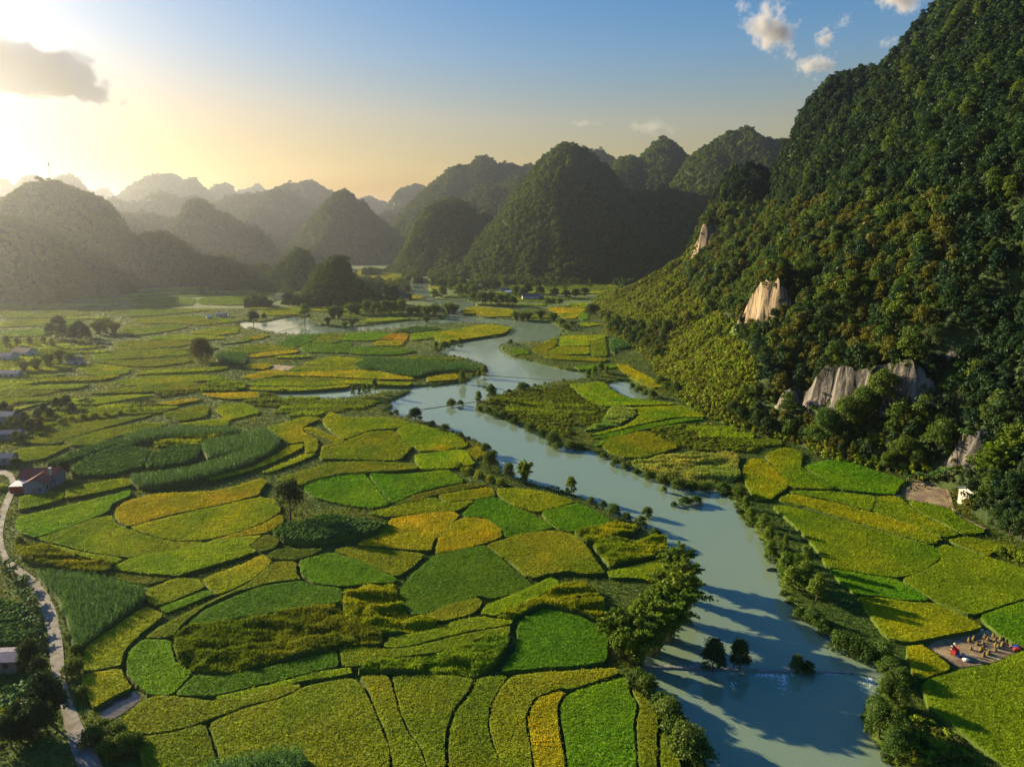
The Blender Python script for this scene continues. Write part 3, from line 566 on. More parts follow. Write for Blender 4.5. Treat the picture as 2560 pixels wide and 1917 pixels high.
# crop | sort | colour | top height | label | outline      sort: r rice, w lodged rice, c corn, v vegetables, g rough grass, s harvested soil, m wet mud
FIELD_TXT = """
A|w|D|.9|strip of wind-flattened dark rice along the road bend|90,140 130,120 300,165 420,210 600,265 785,295 780,330 700,365 560,350 400,330 230,300 140,260 95,200
E|r|G|.9|green paddy right of the road just below the red-roofed house|105,1130 120,1080 300,1040 600,970 760,930 905,890 900,935 770,990 755,1040 650,1085 450,1160 240,1225 140,1190 105,1160
E|r|l|1.1|narrow olive plot against the front wall of the red-roofed house|130,940 300,920 438,900 438,955 300,995 125,1035
E|r|y|1.1|narrow yellow plot below the row-crop plot, right of the red-roofed house|446,890 600,855 870,810 920,858 700,908 446,955
E|r|Y|1.0|golden upper half of the big oval paddy|790,1040 850,980 930,955 1060,920 1300,910 1500,900 1650,860 1800,815 1850,830 1800,890 1790,930 1500,1000 1200,1060 1050,1100 960,1130 880,1145 830,1120 795,1080
E|r|y|.9|yellow-green lower half of the big oval paddy|1060,1108 1250,1058 1500,1008 1790,943 1900,960 1940,1020 1930,1050 1800,1130 1600,1200 1400,1240 1200,1245 1080,1215 980,1190 890,1152
E|r|l|.8|lime-green paddy wrapping the lower left of the big oval|255,1225 450,1165 650,1090 770,1070 800,1120 880,1160 1050,1218 1200,1252 1420,1252 1300,1300 1100,1340 900,1360 850,1358 600,1320 400,1270 290,1245
E|r|L|.9|thin bright lime strip above the flattened dark rice|310,1258 600,1328 860,1364 800,1400 620,1370 430,1312
E|r|Y|.9|yellow sliver with a post in it beside the lone tree|1430,1247 1600,1202 1800,1137 1940,1057 1960,1110 1900,1160 1840,1190 1600,1225
A|r|L|.9|wide lime-green band below the big oval|785,310 900,260 1200,210 1480,135 1600,120 1820,100 1720,170 1780,215 1500,300 1300,360 1220,385 1000,365 860,350 790,335
A|g|D|.4|small dark grassy wedge above the near corn field|720,372 790,345 1000,372 1200,395 1030,445 900,430
A|r|y|.9|yellow-green paddy tapering towards the lone tree's knoll|1430,460 1390,405 1700,290 1810,232 1885,280 1750,400 1620,470 1490,515
A|r|y|.9|yellow-green paddy at the right end of the near corn field|1015,470 1220,395 1365,402 1425,455 1250,530 1080,595 1010,560
A|r|G|.7|slim vivid green plot like a finger right of the corn|1085,600 1250,545 1430,475 1480,505 1300,580 1150,640
A|c|C|2.0|near triangular field of tall corn beside the road|240,340 340,340 700,380 1005,460 1000,530 850,640 720,740 560,850 490,840 470,700 400,520 300,430
A|r|y|.9|yellow-green paddy shaded by the corn along its upper edge|1010,585 1140,650 1000,760 880,870 850,930 840,1000 570,1045 570,900 680,800 850,690
A|r|Y|.9|small golden square paddy by the roadside, above the mud plot|560,1060 840,1015 870,1090 920,1150 790,1210 640,1300 570,1150
A|m|X|.05|bare wet mud plot below the small golden square|645,1305 800,1220 930,1165 1005,1215 900,1300 740,1400
A|r|G|.9|vivid green bulb-shaped paddy right of the small golden square|890,900 970,820 1180,820 1190,900 1220,980 1335,1050 1180,1210 1020,1200 930,1130 870,1050 870,960
A|r|O|.9|curving olive strip sweeping up from the bulb-shaped paddy|1010,800 1100,730 1300,630 1500,530 1700,440 1890,285 2045,280 2050,370 2080,400 1850,430 1600,500 1400,600 1280,690 1200,790 1100,812 1010,810
A|r|g|1.1|dark green curved band above the wind-flattened rice|1290,720 1400,620 1600,530 1806,450 2086,412 2126,440 2356,465 2366,560 2156,590 1856,640 1650,670 1500,700 1350,730
A|w|D|.9|large swirling area of wind-flattened olive rice|1205,800 1300,740 1510,705 1650,700 1850,655 2100,610 2300,600 2380,680 2600,750 2660,830 2620,865 2500,870 2330,890 2200,910 1900,980 1700,1040 1540,1065 1400,1045 1330,1030 1230,980 1200,880
B|w|O|.9|wind-flattened rice with dark hollows below the vivid green plot|715,465 900,445 1060,430 1080,500 1130,600 1190,650 1370,700 1340,740 1060,790 950,790 780,720 710,690 710,580
A|r|g|.9|mid-green band under the large swirl of flattened rice|1190,1210 1340,1060 1540,1070 1800,1020 2100,950 2320,895 2345,1005 2100,1060 1900,1110 1650,1170 1480,1210
A|r|L|.8|thin lime strip between green band and olive crescent|1480,1215 1650,1175 1900,1120 2200,1040 2420,1010 2440,1055 2280,1085 2090,1110 1900,1160 1650,1230 1500,1240
A|r|o|.9|olive-yellow crescent paddy starting at the mud plot|820,1390 900,1310 1010,1225 1100,1205 1300,1220 1500,1245 1750,1190 2000,1130 2075,1130 2070,1160 1900,1230 1700,1280 1430,1380 1250,1440 1000,1475 880,1450
A|r|o|.9|largest olive paddy at the bottom edge of the picture|1440,1390 1700,1290 1950,1220 2090,1145 2300,1100 2450,1085 2520,1170 2580,1300 2640,1450 2690,1560 2690,1800 1540,1800 1500,1600 1460,1490
A|r|O|.9|olive paddy in the bottom left below the crescent|880,1480 1000,1485 1200,1455 1420,1400 1450,1500 1495,1640 1500,1800 1000,1800 950,1560
A|c|C|2.4|dark corn patch cut by the bottom edge|1350,1720 1500,1650 1750,1590 2050,1550 2100,1580 2140,1640 2000,1800 1300,1800
B|r|o|.9|first narrow strip right of the largest olive paddy|820,1070 1030,1065 1060,1180 1100,1320 1150,1450 1240,1560 1280,1660 1290,1800 1050,1800 1040,1600 1000,1450 930,1300 890,1180
B|r|O|.9|olive wedge between two dark winding bunds at the bottom|1045,1070 1300,1060 1480,1070 1620,1095 1560,1200 1470,1300 1425,1430 1415,1560 1420,1800 1310,1800 1260,1590 1180,1480 1110,1330 1075,1190
B|r|O|.9|curved olive strip left of the arched paddy|1650,1075 1860,1070 1790,1170 1720,1290 1710,1420 1740,1540 1800,1660 1820,1800 1440,1800 1435,1560 1450,1420 1490,1310 1580,1210
C|r|o|1.0|arched olive paddy bending over the golden tongue|210,1075 400,1045 700,1030 940,1010 960,1055 800,1110 620,1165 540,1160 370,1230 320,1340 320,1440 350,1560 370,1800 160,1800 110,1600 75,1480 60,1380 90,1260 140,1150
C|r|Y|.9|golden tongue-shaped paddy at the bottom|345,1290 400,1220 540,1175 590,1190 540,1260 540,1400 560,1520 590,1660 600,1800 385,1800 350,1550 325,1400
C|r|G|.8|vivid green paddy at the bottom beside the river|600,1195 800,1130 1000,1080 1030,1110 1030,1180 1090,1260 1060,1400 1075,1560 1085,1800 610,1800 590,1560 560,1400 555,1270
C|r|o|1.0|olive strip between the bottom vivid green paddy and the bank|1045,1160 1100,1180 1190,1260 1235,1370 1220,1480 1225,1800 1100,1800 1075,1420 1105,1270
C|r|O|1.0|outermost olive strip on the lower left bank|1240,1440 1330,1520 1380,1640 1390,1800 1245,1800
C|r|G|.8|green paddy left of the big bamboo grove|130,1045 200,960 250,870 250,740 290,680 440,600 700,660 820,730 880,790 880,970 700,1000 400,1020
B|r|l|.9|long green strip above the dry flattened tussocks|680,890 720,875 850,870 1000,885 1200,870 1500,790 1870,720 1860,770 1700,800 1500,880 1300,920 1100,940 950,980 780,1010 700,1000
B|r|l|1.0|slender green strip under the lime slope|980,870 1030,800 1300,760 1500,690 1640,660 1890,690 1870,715 1500,780 1200,860 1050,880
B|w|d|.9|dry flattened tussocky rice left of the grove paddy|800,1040 900,990 1100,950 1400,910 1700,810 1860,780 1860,850 1800,950 1730,1020 1600,1070 1300,1050 950,1050
C|r|L|.9|lime strip climbing to the right above the grove paddy|0,640 40,580 200,520 400,430 490,390 560,430 400,530 250,600 100,660
C|w|O|.9|rumpled olive rice beside the bamboo grove|100,668 300,583 560,443 700,430 800,480 850,560 880,640 800,680 700,645 440,590 300,645 220,685
C|r|o|1.0|big olive-brown paddy above the grove|30,170 300,90 520,65 640,95 720,150 800,280 870,360 740,370 600,350 470,370 370,400 310,380 230,300 130,240
B|r|g|.8|big dark green paddy in the middle foreground|1340,240 1500,200 1700,170 1780,240 1880,330 1960,390 2020,440 2010,470 1850,520 1730,540 1640,520 1500,580 1300,640 1200,650 1120,590 1090,500 1180,370 1280,290
B|r|o|.9|brownish lower corner below the big dark green paddy|1270,652 1450,575 1640,532 1680,560 1620,640 1420,690 1340,690
F|r|Y|.9|round golden paddy in the centre foreground|1350,1290 1370,1210 1450,1130 1530,1085 1690,1090 1810,1170 1810,1220 1700,1260 1500,1310 1345,1335
F|r|Y|.9|golden paddy right of the leafy knoll|1040,1090 1300,1050 1480,1040 1515,1070 1440,1150 1340,1240 1325,1310 1280,1315 1100,1300 780,1275 960,1200 1010,1140
F|r|G|.8|vivid green plot below the leafy knoll|405,1390 440,1370 640,1320 830,1380 1000,1460 1080,1500 1070,1530 900,1540 700,1560 520,1540 420,1480
F|r|o|.8|patchy brown-yellow plot between knoll and dark green paddy|640,1312 750,1285 1000,1302 1280,1332 1200,1420 1090,1495 950,1440 800,1370
F|r|D|.8|dark pointed plot under the knoll's lower edge|170,1350 250,1300 500,1297 580,1302 480,1350 380,1375 220,1370
F|r|D|.8|small dark triangular plot left of the leafy knoll|60,1275 180,1200 280,1230 250,1290 150,1320
F|v|C|1.8|raised knoll of dense green vegetables under the lone tree|210,1190 300,1130 430,1110 600,1060 820,1090 980,1130 1025,1105 1000,1150 900,1190 700,1220 500,1250 310,1230
F|r|G|.7|vivid green left half of the oval paddy right of the lone tree|440,870 470,830 600,800 850,775 900,830 980,930 1035,995 900,1020 750,1000 600,970 500,940 445,900
F|r|G|.7|green right half of the oval paddy right of the lone tree|880,778 1100,790 1440,755 1560,840 1380,870 1200,920 1045,995 950,880
F|r|d|1.1|long dull strip above the vivid green oval|240,820 440,760 640,700 900,700 1200,710 1230,750 1000,765 700,780 480,830 430,860 300,840
F|r|D|.9|dark crescent under the right end of the vivid oval|1050,1000 1200,930 1400,880 1560,850 1720,855 1560,890 1340,930 1200,980
F|r|Y|.9|short golden strip above the green riverside paddy|1360,930 1560,895 1740,875 1770,935 1620,960 1420,980
F|r|l|.9|olive-lime strip above the golden knoll paddy|880,1050 1050,1010 1340,942 1420,985 1620,967 1590,990 1500,1040 1200,1060 1010,1085
G|r|y|.9|yellow paddy reaching the river below the bank trees|110,890 250,880 500,920 660,975 550,1010 400,1050 220,1000 120,930
F|r|G|.8|deep green paddy between the golden and the riverside plots|1530,1060 1640,950 1780,945 1870,1000 2000,1050 2100,1110 2170,1160 2000,1190 1830,1225 1810,1170 1690,1085 1560,1080
G|r|G|.9|green riverside paddy above the lodged terraces|410,1050 560,1010 670,985 800,1040 920,1115 800,1150 630,1185 520,1160
G|w|O|1.0|upper lodged terrace on the left bank|640,1190 760,1160 920,1120 1080,1130 1070,1180 850,1240 740,1250
G|w|O|1.0|lower lodged terrace above the bamboo grove|770,1270 900,1230 1100,1240 1200,1190 1290,1220 1300,1280 1200,1360 1040,1390 900,1420 850,1370
G|r|l|.8|small green strip behind the bamboo grove|870,1460 1000,1430 1130,1400 1310,1350 1330,1380 1250,1440 1210,1520 1050,1500 900,1500
F|r|L|.9|yellow-lime paddy below the small bank bushes|560,420 620,350 700,395 1000,395 1180,430 1080,470 900,480 720,550 640,500
F|r|l|.9|broad lime paddy left of the bent hedge|560,590 720,560 900,490 1070,490 1150,580 1190,600 1100,690 900,690 640,680 550,680
F|r|Y|.9|bright yellow stripe lying across the lime paddies|440,465 500,465 715,550 690,572 560,530 440,485
F|r|L|.8|lime paddy at the river bend|1080,480 1120,450 1200,435 1490,510 1580,590 1500,615 1250,630 1200,600 1120,550
F|r|Y|.95|yellow patch inside the bend's lime paddy|1280,622 1400,582 1490,600 1420,626
F|r|L|.9|lime paddy left of the bright leafy bank bushes|1200,650 1550,612 1600,680 1620,720 1450,745 1250,755 1210,700
F|g|o|.6|brownish corner plot at the bank edge|1560,612 1650,600 1700,650 1620,690
F|r|L|1.0|lime terrace arm above the corn crescent|180,465 280,440 460,385 565,400 430,460 430,490 540,550 530,635 445,640 450,560 330,580 290,530
F|r|L|.9|upper lime terrace curling round the corn crescent|-250,800 0,760 100,730 250,650 340,590 440,575 420,610 200,715 0,785 -200,830
F|r|L|.7|lower lime terrace curling round the corn crescent|140,775 300,710 430,650 540,640 400,705 200,775
E|c|C|2.0|upper corn terrace at the back of the corn mound|820,530 1000,480 1300,455 1600,465 1690,490 1500,510 1100,530 950,560
E|c|C|2.2|long crescent of tall corn curling round the mound|910,830 880,800 1250,760 1500,690 1700,620 1760,580 1720,510 1800,460 1900,510 1945,560 1850,640 1700,710 1450,790 1100,860 960,860
E|c|C|2.2|corn block inside the crescent on the mound|1390,600 1400,560 1700,510 1730,560 1760,590 1600,640 1430,665
E|v|C|1.2|pale green vegetable bed on the corn mound|1000,740 1050,640 1200,600 1390,590 1370,670 1280,710 1100,740
E|v|K|1.0|plot of dark green row crops right of the red-roofed house|490,800 500,720 700,660 920,600 1045,610 990,740 860,770 700,800
E|v|C|1.1|thin strip of vegetables behind the row crops|560,690 640,660 900,560 1010,550 900,600 700,660
E|v|C|1.0|vegetable strip above the red-roofed house|300,720 600,600 820,540 900,560 620,650 480,700
E|w|d|1.0|weedy dull strip between corn block and upper terrace|1050,580 1200,540 1700,500 1400,555 1380,590 1100,600
E|r|L|.8|bright lime paddy beyond the corn mound|1225,440 1560,400 1480,345 1540,300 1700,300 1810,360 1580,410 1570,450 1400,455
E|r|d|.9|dull green paddy left of the bright lime one|1110,370 1230,340 1440,310 1430,385 1250,420
E|r|Y|.9|thin yellow streak beyond the banana row|1060,300 1360,260 1380,275 1200,310
E|r|Y|.9|yellow strip by the tip of the silver creek|1380,230 1780,220 1790,260 1600,270 1450,250
E|r|d|.9|dull green band behind the corn mound|430,560 700,480 1000,430 1190,440 820,520 650,580 500,590
E|r|d|.7|shaded green band beside the grey-blue sheds|60,580 420,440 860,400 1080,370 700,470 480,540 380,580 200,570
E|r|O|.7|olive plot right of the lower grey shed|60,640 200,600 390,590 490,590 300,680 180,700 60,690
E|r|L|.8|lime strip behind the banana row|80,330 500,270 900,240 1070,240 880,270 650,310 300,290 100,350
E|r|d|.9|grey-green band above the lime strip|600,230 880,190 1100,160 1350,150 1380,200 880,225
E|r|l|.9|sunlit pale strip under the round tree|780,150 1030,110 1420,100 1600,130 1350,145 900,180
E|w|d|.9|weedy plot left of the silver creek|1400,215 1380,190 1480,150 1700,160 1690,200 1560,215
J|r|L|.9|upper of two lime strips along the silver creek|50,985 330,965 480,985 770,968 1200,985 1150,1003 770,990 480,1008 60,1003
J|r|L|.7|lower of two lime strips along the silver creek|50,1012 480,1017 770,997 720,1015 480,1035 200,1040 60,1027
J|r|Y|.9|long golden strip above the lime strips|200,935 310,910 600,905 830,893 960,905 1230,960 1000,960 600,940 400,935
J|r|O|.9|olive strip between the golden and lime strips|60,962 400,943 1000,968 800,968 480,980 150,977
J|r|Y|.9|golden plot at the left end of the long golden strip|0,945 60,930 200,895 320,900 240,940 100,960
J|r|Y|.9|small golden plot next to the brown fallow one|30,860 180,850 220,865 170,890 60,885
J|s|X|.1|brown fallow plot amid the golden strips|170,890 230,860 390,870 330,900
J|r|L|.9|bright lime triangle left of the far corn field|410,860 610,800 870,820 780,860
J|r|O|.9|olive plot below the bright lime triangle|320,905 420,867 800,862 810,890 600,903
J|c|C|1.8|far corn field on the point of the river bend|800,860 870,810 1050,820 1300,830 1640,860 1650,900 1500,890 1350,900 1200,940 1060,920 960,890 830,890
J|r|Y|.9|golden plot at the tip of the river point|1280,950 1400,930 1500,925 1510,960 1300,975
J|r|Y|.9|pair of golden strips beyond the round tree|70,790 300,760 400,755 390,775 230,795 80,810
J|r|g|.8|dark green plot in the middle of the far peninsula|415,740 470,710 620,710 670,745 640,775 450,775
J|r|g|.8|dark green plot with a crooked left edge|645,722 760,700 765,735 740,780 655,775
J|r|g|.8|green plot left of the crooked one|250,720 380,660 570,645 480,700 420,730 300,740
J|r|O|.8|olive plot near the far reach's lower bank|490,705 580,645 720,645 690,690 650,710
J|r|G|.8|green plot along the far reach's lower bank|690,690 740,640 1020,640 1040,660 940,690 820,695
J|r|B|.8|rust-coloured plot on the far peninsula, the left one|960,680 1050,640 1085,640 1050,690
J|r|B|.8|rust-coloured plot on the far peninsula, the right one|1055,690 1092,640 1165,645 1150,690
J|r|Y|.8|golden plot under the rust-coloured pair|910,725 950,692 1135,692 1110,730
J|r|g|.8|long dark green plot below the golden one|745,780 770,735 1090,740 1220,765 1080,790 860,790
J|r|L|.8|lime plot right of the rust-coloured pair|1170,690 1180,645 1400,620 1430,650 1300,680
J|r|y|.9|yellow terraces on the peninsula's tip|1350,690 1340,660 1440,620 1700,580 1870,600 1830,640 1700,660 1500,690 1400,710
J|v|C|.9|leafy vegetable plot at the far reach's bank|1040,640 1200,600 1360,605 1400,620 1200,640
J|r|Y|.8|small yellow plot at the left end of the far reach|60,680 150,650 210,655 130,685
J|r|d|.8|dull plot left of the small yellow one|-150,720 0,700 60,660 120,650 50,700
J|r|O|.8|wide olive plot in the left of the peninsula|-120,760 60,720 240,725 400,745 300,757 60,785
K|r|L|.9|yellow-lime plot on the right bank's point|540,730 560,660 850,655 880,660 760,700 750,730
K|r|L|.8|lime plot below it on the right bank's point|460,770 540,733 750,737 760,785 600,790
K|r|O|.9|olive wedge on the right bank's point|765,700 860,665 870,760 880,800 770,800
K|r|o|.9|olive border of the right bank's point|350,750 530,665 525,725 450,770 600,800 880,815 860,840 500,820 420,790
K|r|G|.8|small green corner at the tip of the right bank|210,750 330,750 340,785 240,790
K|r|G|.8|green strip above the bushes by the little pond|640,870 930,855 940,880 690,895
K|r|Y|.9|golden ribbon winding along the foot of the slope|930,850 1000,860 1080,900 1200,960 1265,1010 1190,1020 1090,980 1000,920
K|c|C|1.5|small corn plot in rows at the foot of the slope|935,670 1090,670 1070,720 940,750
K|c|C|1.5|tiny strip of corn left of the small corn plot|900,680 930,670 935,780 900,760
K|r|L|.9|lime paddy on the island side of the little pond|612,995 720,990 800,1080 900,1110 1020,1145 860,1145 760,1120 690,1060
K|r|L|.8|curved lime paddy hugging the little pond|725,985 860,980 900,1030 1000,1085 1170,1105 1370,1130 1020,1143 900,1105 800,1075
K|r|L|1.0|broad lime terrace right of the tussocky meadow|1090,1180 1050,1155 1400,1140 1480,1180 1560,1220 1350,1220 1100,1270 830,1340 750,1345 1000,1280 1090,1220
K|r|G|.7|thin green terrace step below the broad lime one|760,1362 1100,1280 1400,1227 1560,1232 1400,1252 1150,1302 850,1372
K|r|G|.5|lowest green terrace curving down to the bank|680,1400 800,1420 880,1350 1150,1302 1540,1250 1300,1290 1000,1325 890,1372 820,1425
K|r|O|.7|dark olive plot with holes by the right bank|840,1420 900,1355 1150,1315 1200,1340 1380,1430 1190,1480 1150,1500 1000,1500 900,1470
K|w|P|.8|pale flattened meadow plot left of the broad terrace|900,1160 1070,1160 1080,1210 950,1280 700,1320 850,1250
G|w|P|.8|pale tangled field of flattened straw on the right bank|1030,710 1190,680 1480,640 1780,650 1800,830 1500,830 1330,810 1150,760
G|r|y|.9|yellow-green paddy with a dark hole beside the tangled field|1810,740 1860,680 1960,680 2060,770 2140,870 2000,960 1900,960 1830,850
H|r|l|.9|olive-green paddy above the right bank footpath|410,650 560,600 680,640 670,740 780,800 910,870 870,890 600,880 500,750
H|r|G|.8|smooth bright green paddy below the cliff trees|680,735 850,690 1000,700 1200,770 1390,830 1330,900 1320,930 920,890 800,800
H|s|X|.1|small harvested brown field near the hut|1360,900 1440,835 1600,865 1680,890 1690,970 1710,1025 1550,985 1400,965
H|r|l|.9|lime-green paddy below the small harvested field|1400,970 1550,990 1710,1030 1760,1080 1940,1170 1920,1190 1790,1200 1650,1120 1480,1050
H|r|l|.8|green paddy running down beside the lime one|1190,940 1340,935 1400,985 1500,1070 1780,1200 1650,1220 1450,1140 1160,1045
H|r|y|.9|yellow paddy strip, upper of two on the right bank|580,900 900,905 1190,940 1160,1040 900,970 620,915
H|r|y|.9|long yellow paddy strip, lower of two on the right bank|500,960 590,920 900,980 1200,1060 1470,1150 1650,1230 1580,1270 1400,1220 1000,1100 700,1010
H|r|l|.9|large olive-green paddy with a rounded end on the right bank|460,1000 560,1000 1000,1115 1400,1230 1600,1290 1640,1360 1500,1460 1340,1500 1150,1475 840,1425 800,1330 640,1150
D|r|G|.8|green wedge right of the big bank bush|860,335 1000,350 1150,380 1340,405 1580,555 1350,550 1200,520 1040,510 930,420
D|r|l|.9|wide olive-green paddy at the right edge|1350,405 1500,350 1640,270 1600,190 1650,165 1800,200 2208,330 2500,420 2500,500 2208,545 2050,590 1850,660 1600,560
H|r|l|.8|green pointed paddy left of the pale shrubs at the right edge|1670,1235 1830,1215 2000,1255 2150,1290 1970,1330 1980,1355 1850,1310
D|r|y|.9|golden-olive paddy above the field of straw stacks|1050,520 1200,530 1400,560 1600,570 1800,660 1930,735 1850,760 1400,845 1250,800 1140,650
D|r|G|.9|green paddy at the right edge beside the straw stacks|1890,655 2208,550 2500,500 2500,960 2150,850 2000,760
D|s|X|.1|harvested brown field dotted with straw stacks|1510,850 1940,740 2180,880 2180,900 2000,985 1750,1025
D|r|Y|.9|golden plot left of the field of straw stacks|1400,860 1510,855 1730,1025 1500,1100 1440,1060 1390,920
D|r|l|.9|big olive-green paddy in the bottom right corner|1490,1110 1750,1030 2000,990 2208,890 2500,800 2500,1800 2200,1800 1900,1560 1650,1360 1550,1300
K|r|Y|.9|yellow paddy across the river from the village|-110,480 0,470 220,480 225,520 0,512 -110,510
K|r|Y|.9|golden paddy right of the far bank bushes|460,470 560,460 730,470 660,540 580,540
K|r|L|.9|lime strip at the foot of the far slope|600,440 740,430 730,468 640,462
K|r|G|.8|green strip below the golden far bank paddy|655,515 735,495 745,550 700,550
K|r|L|.8|lime sliver beside the river's far corner|680,570 850,580 700,600
J|r|y|.9|broad yellow field at the bend far upstream|770,230 820,205 1100,235 1150,270 1080,310 880,290
J|r|Y|1.1|orange streak, upper one in the far upstream field|800,252 930,248 1050,255 830,266
J|r|Y|1.1|orange streak, lower one in the far upstream field|885,285 1080,283 1090,305 950,300
J|r|Y|.9|yellow field right of the far upstream water|1320,262 1480,265 1490,300 1330,300
J|r|Y|.9|golden patch below the yellow field upstream|1290,325 1420,320 1410,345 1330,340
J|r|Y|.9|golden patch among the trees by the upstream channel|1090,380 1260,385 1250,405 1130,400
J|r|L|.9|lime strip on the upper bank of the far reach|790,550 1040,535 1190,540 880,570
J|r|y|.9|yellow-green strip by the houses on the left|1510,490 1600,460 1880,480 1880,525 1700,530
J|r|y|.9|yellow plot left of the tall riverside bamboo|120,490 300,485 400,492 410,510 250,522 150,512
I|r|d|.8|dim green strip under the antenna hill, lowest|0,640 200,610 420,630 300,660 0,670
I|r|d|.8|dim green strip under the antenna hill, second from bottom|0,560 300,540 560,560 420,600 200,590 0,600
I|r|d|.8|dim green strip under the antenna hill, third from bottom|-60,500 200,490 420,480 640,500 500,530 0,540
I|r|d|.8|dim green plot right of the hazy grove|860,590 1000,600 1230,580 1300,600 1080,640 900,660 840,640
I|r|O|.8|dim olive plot under the concrete lane|900,540 1250,520 1480,530 1640,560 1400,590 1200,570 980,580
I|r|d|.8|dim green plot above the concrete lane|700,500 900,470 1200,470 1480,480 1180,510 900,530
I|r|d|.8|dim green plot under the low ridge, left|880,430 1100,410 1350,400 1330,450 1100,460 930,460
I|r|d|.8|dim green plot under the low ridge, middle|1360,440 1380,400 1600,380 1900,400 1880,430 1600,450
I|r|d|.8|dim green strip under the low ridge, right|1400,370 1700,340 1950,370 1900,392 1600,375
I|r|O|.8|olive plot behind the round tree|780,720 900,690 1200,690 1340,700 1260,730 1000,750 820,760
I|r|l|.8|green plot behind the round tree, farther back|1000,680 1230,650 1500,660 1560,680 1330,690
I|r|O|.8|olive plot left of the round tree|640,790 900,770 1280,760 1310,790 1000,810 650,830
I|r|l|.8|green plot near the far reach's left tip|1300,640 1450,610 1640,600 1640,640 1500,655
I|r|L|.8|pale patch of sunlit field left of the round tree|530,880 640,850 900,880 880,920 700,940 600,920
I|r|d|.8|shaded green field in front of the round tree|620,830 1000,830 1300,810 1320,840 1100,870 900,870 700,845
A|v|C|.9|upper vegetable garden left of the road|-60,560 160,560 172,700 -60,712
A|v|C|.9|lower vegetable garden left of the road, above the violet shed|-60,722 180,722 190,840 -60,868
I|c|C|1.6|little corn plot right of the round tree|1490,775 1690,780 1700,840 1560,845 1490,820
"""
BLADE = [blades('rice_tuft', M['tuft'], 9, .62, .34, .10, s, .55) for s in (1, 2, 3)]
GR_TUFT = scatter_group('tufts', [proto(m) for m in BLADE])
GR_CORN = scatter_group('corn', [proto(corn_mesh(s)) for s in (4, 5, 6)])
VEG = [crown_mesh('vegetable_plant', M['leaf_corn'], 1.1, .9, 5, 60, .28, s)[0] for s in (21, 22)]
GR_VEG = scatter_group('vegetables', [proto(m) for m in VEG])
FPOLY = []
NAMES = dict(r='rice_paddy', w='flattened_rice_paddy', c='corn_field', v='vegetable_plot', g='grass_plot', s='harvested_field', m='mud_plot')
CATS = dict(r='rice paddy', w='rice paddy', c='corn field', v='vegetable plot', g='grass plot', s='harvested field', m='mud plot')
SUBS = dict(r='rice_plants', w='rice_plants', c='corn_plants', v='vegetable_plants', g='grass')
NT = 0
def wave(P, sort, seed):
    if sort == 'w':
        a = fbm(P[:, 0]/7, P[:, 1]/4, 3, seed); b = 1-np.abs(fbm(P[:, 0]/11+a*.9, P[:, 1]/5, 2, seed+5))*2.6
        return np.clip(b*.95+a*.5-.1, -.85, .75)
    return .10*fbm(P[:, 0]/6, P[:, 1]/6, 3, seed)
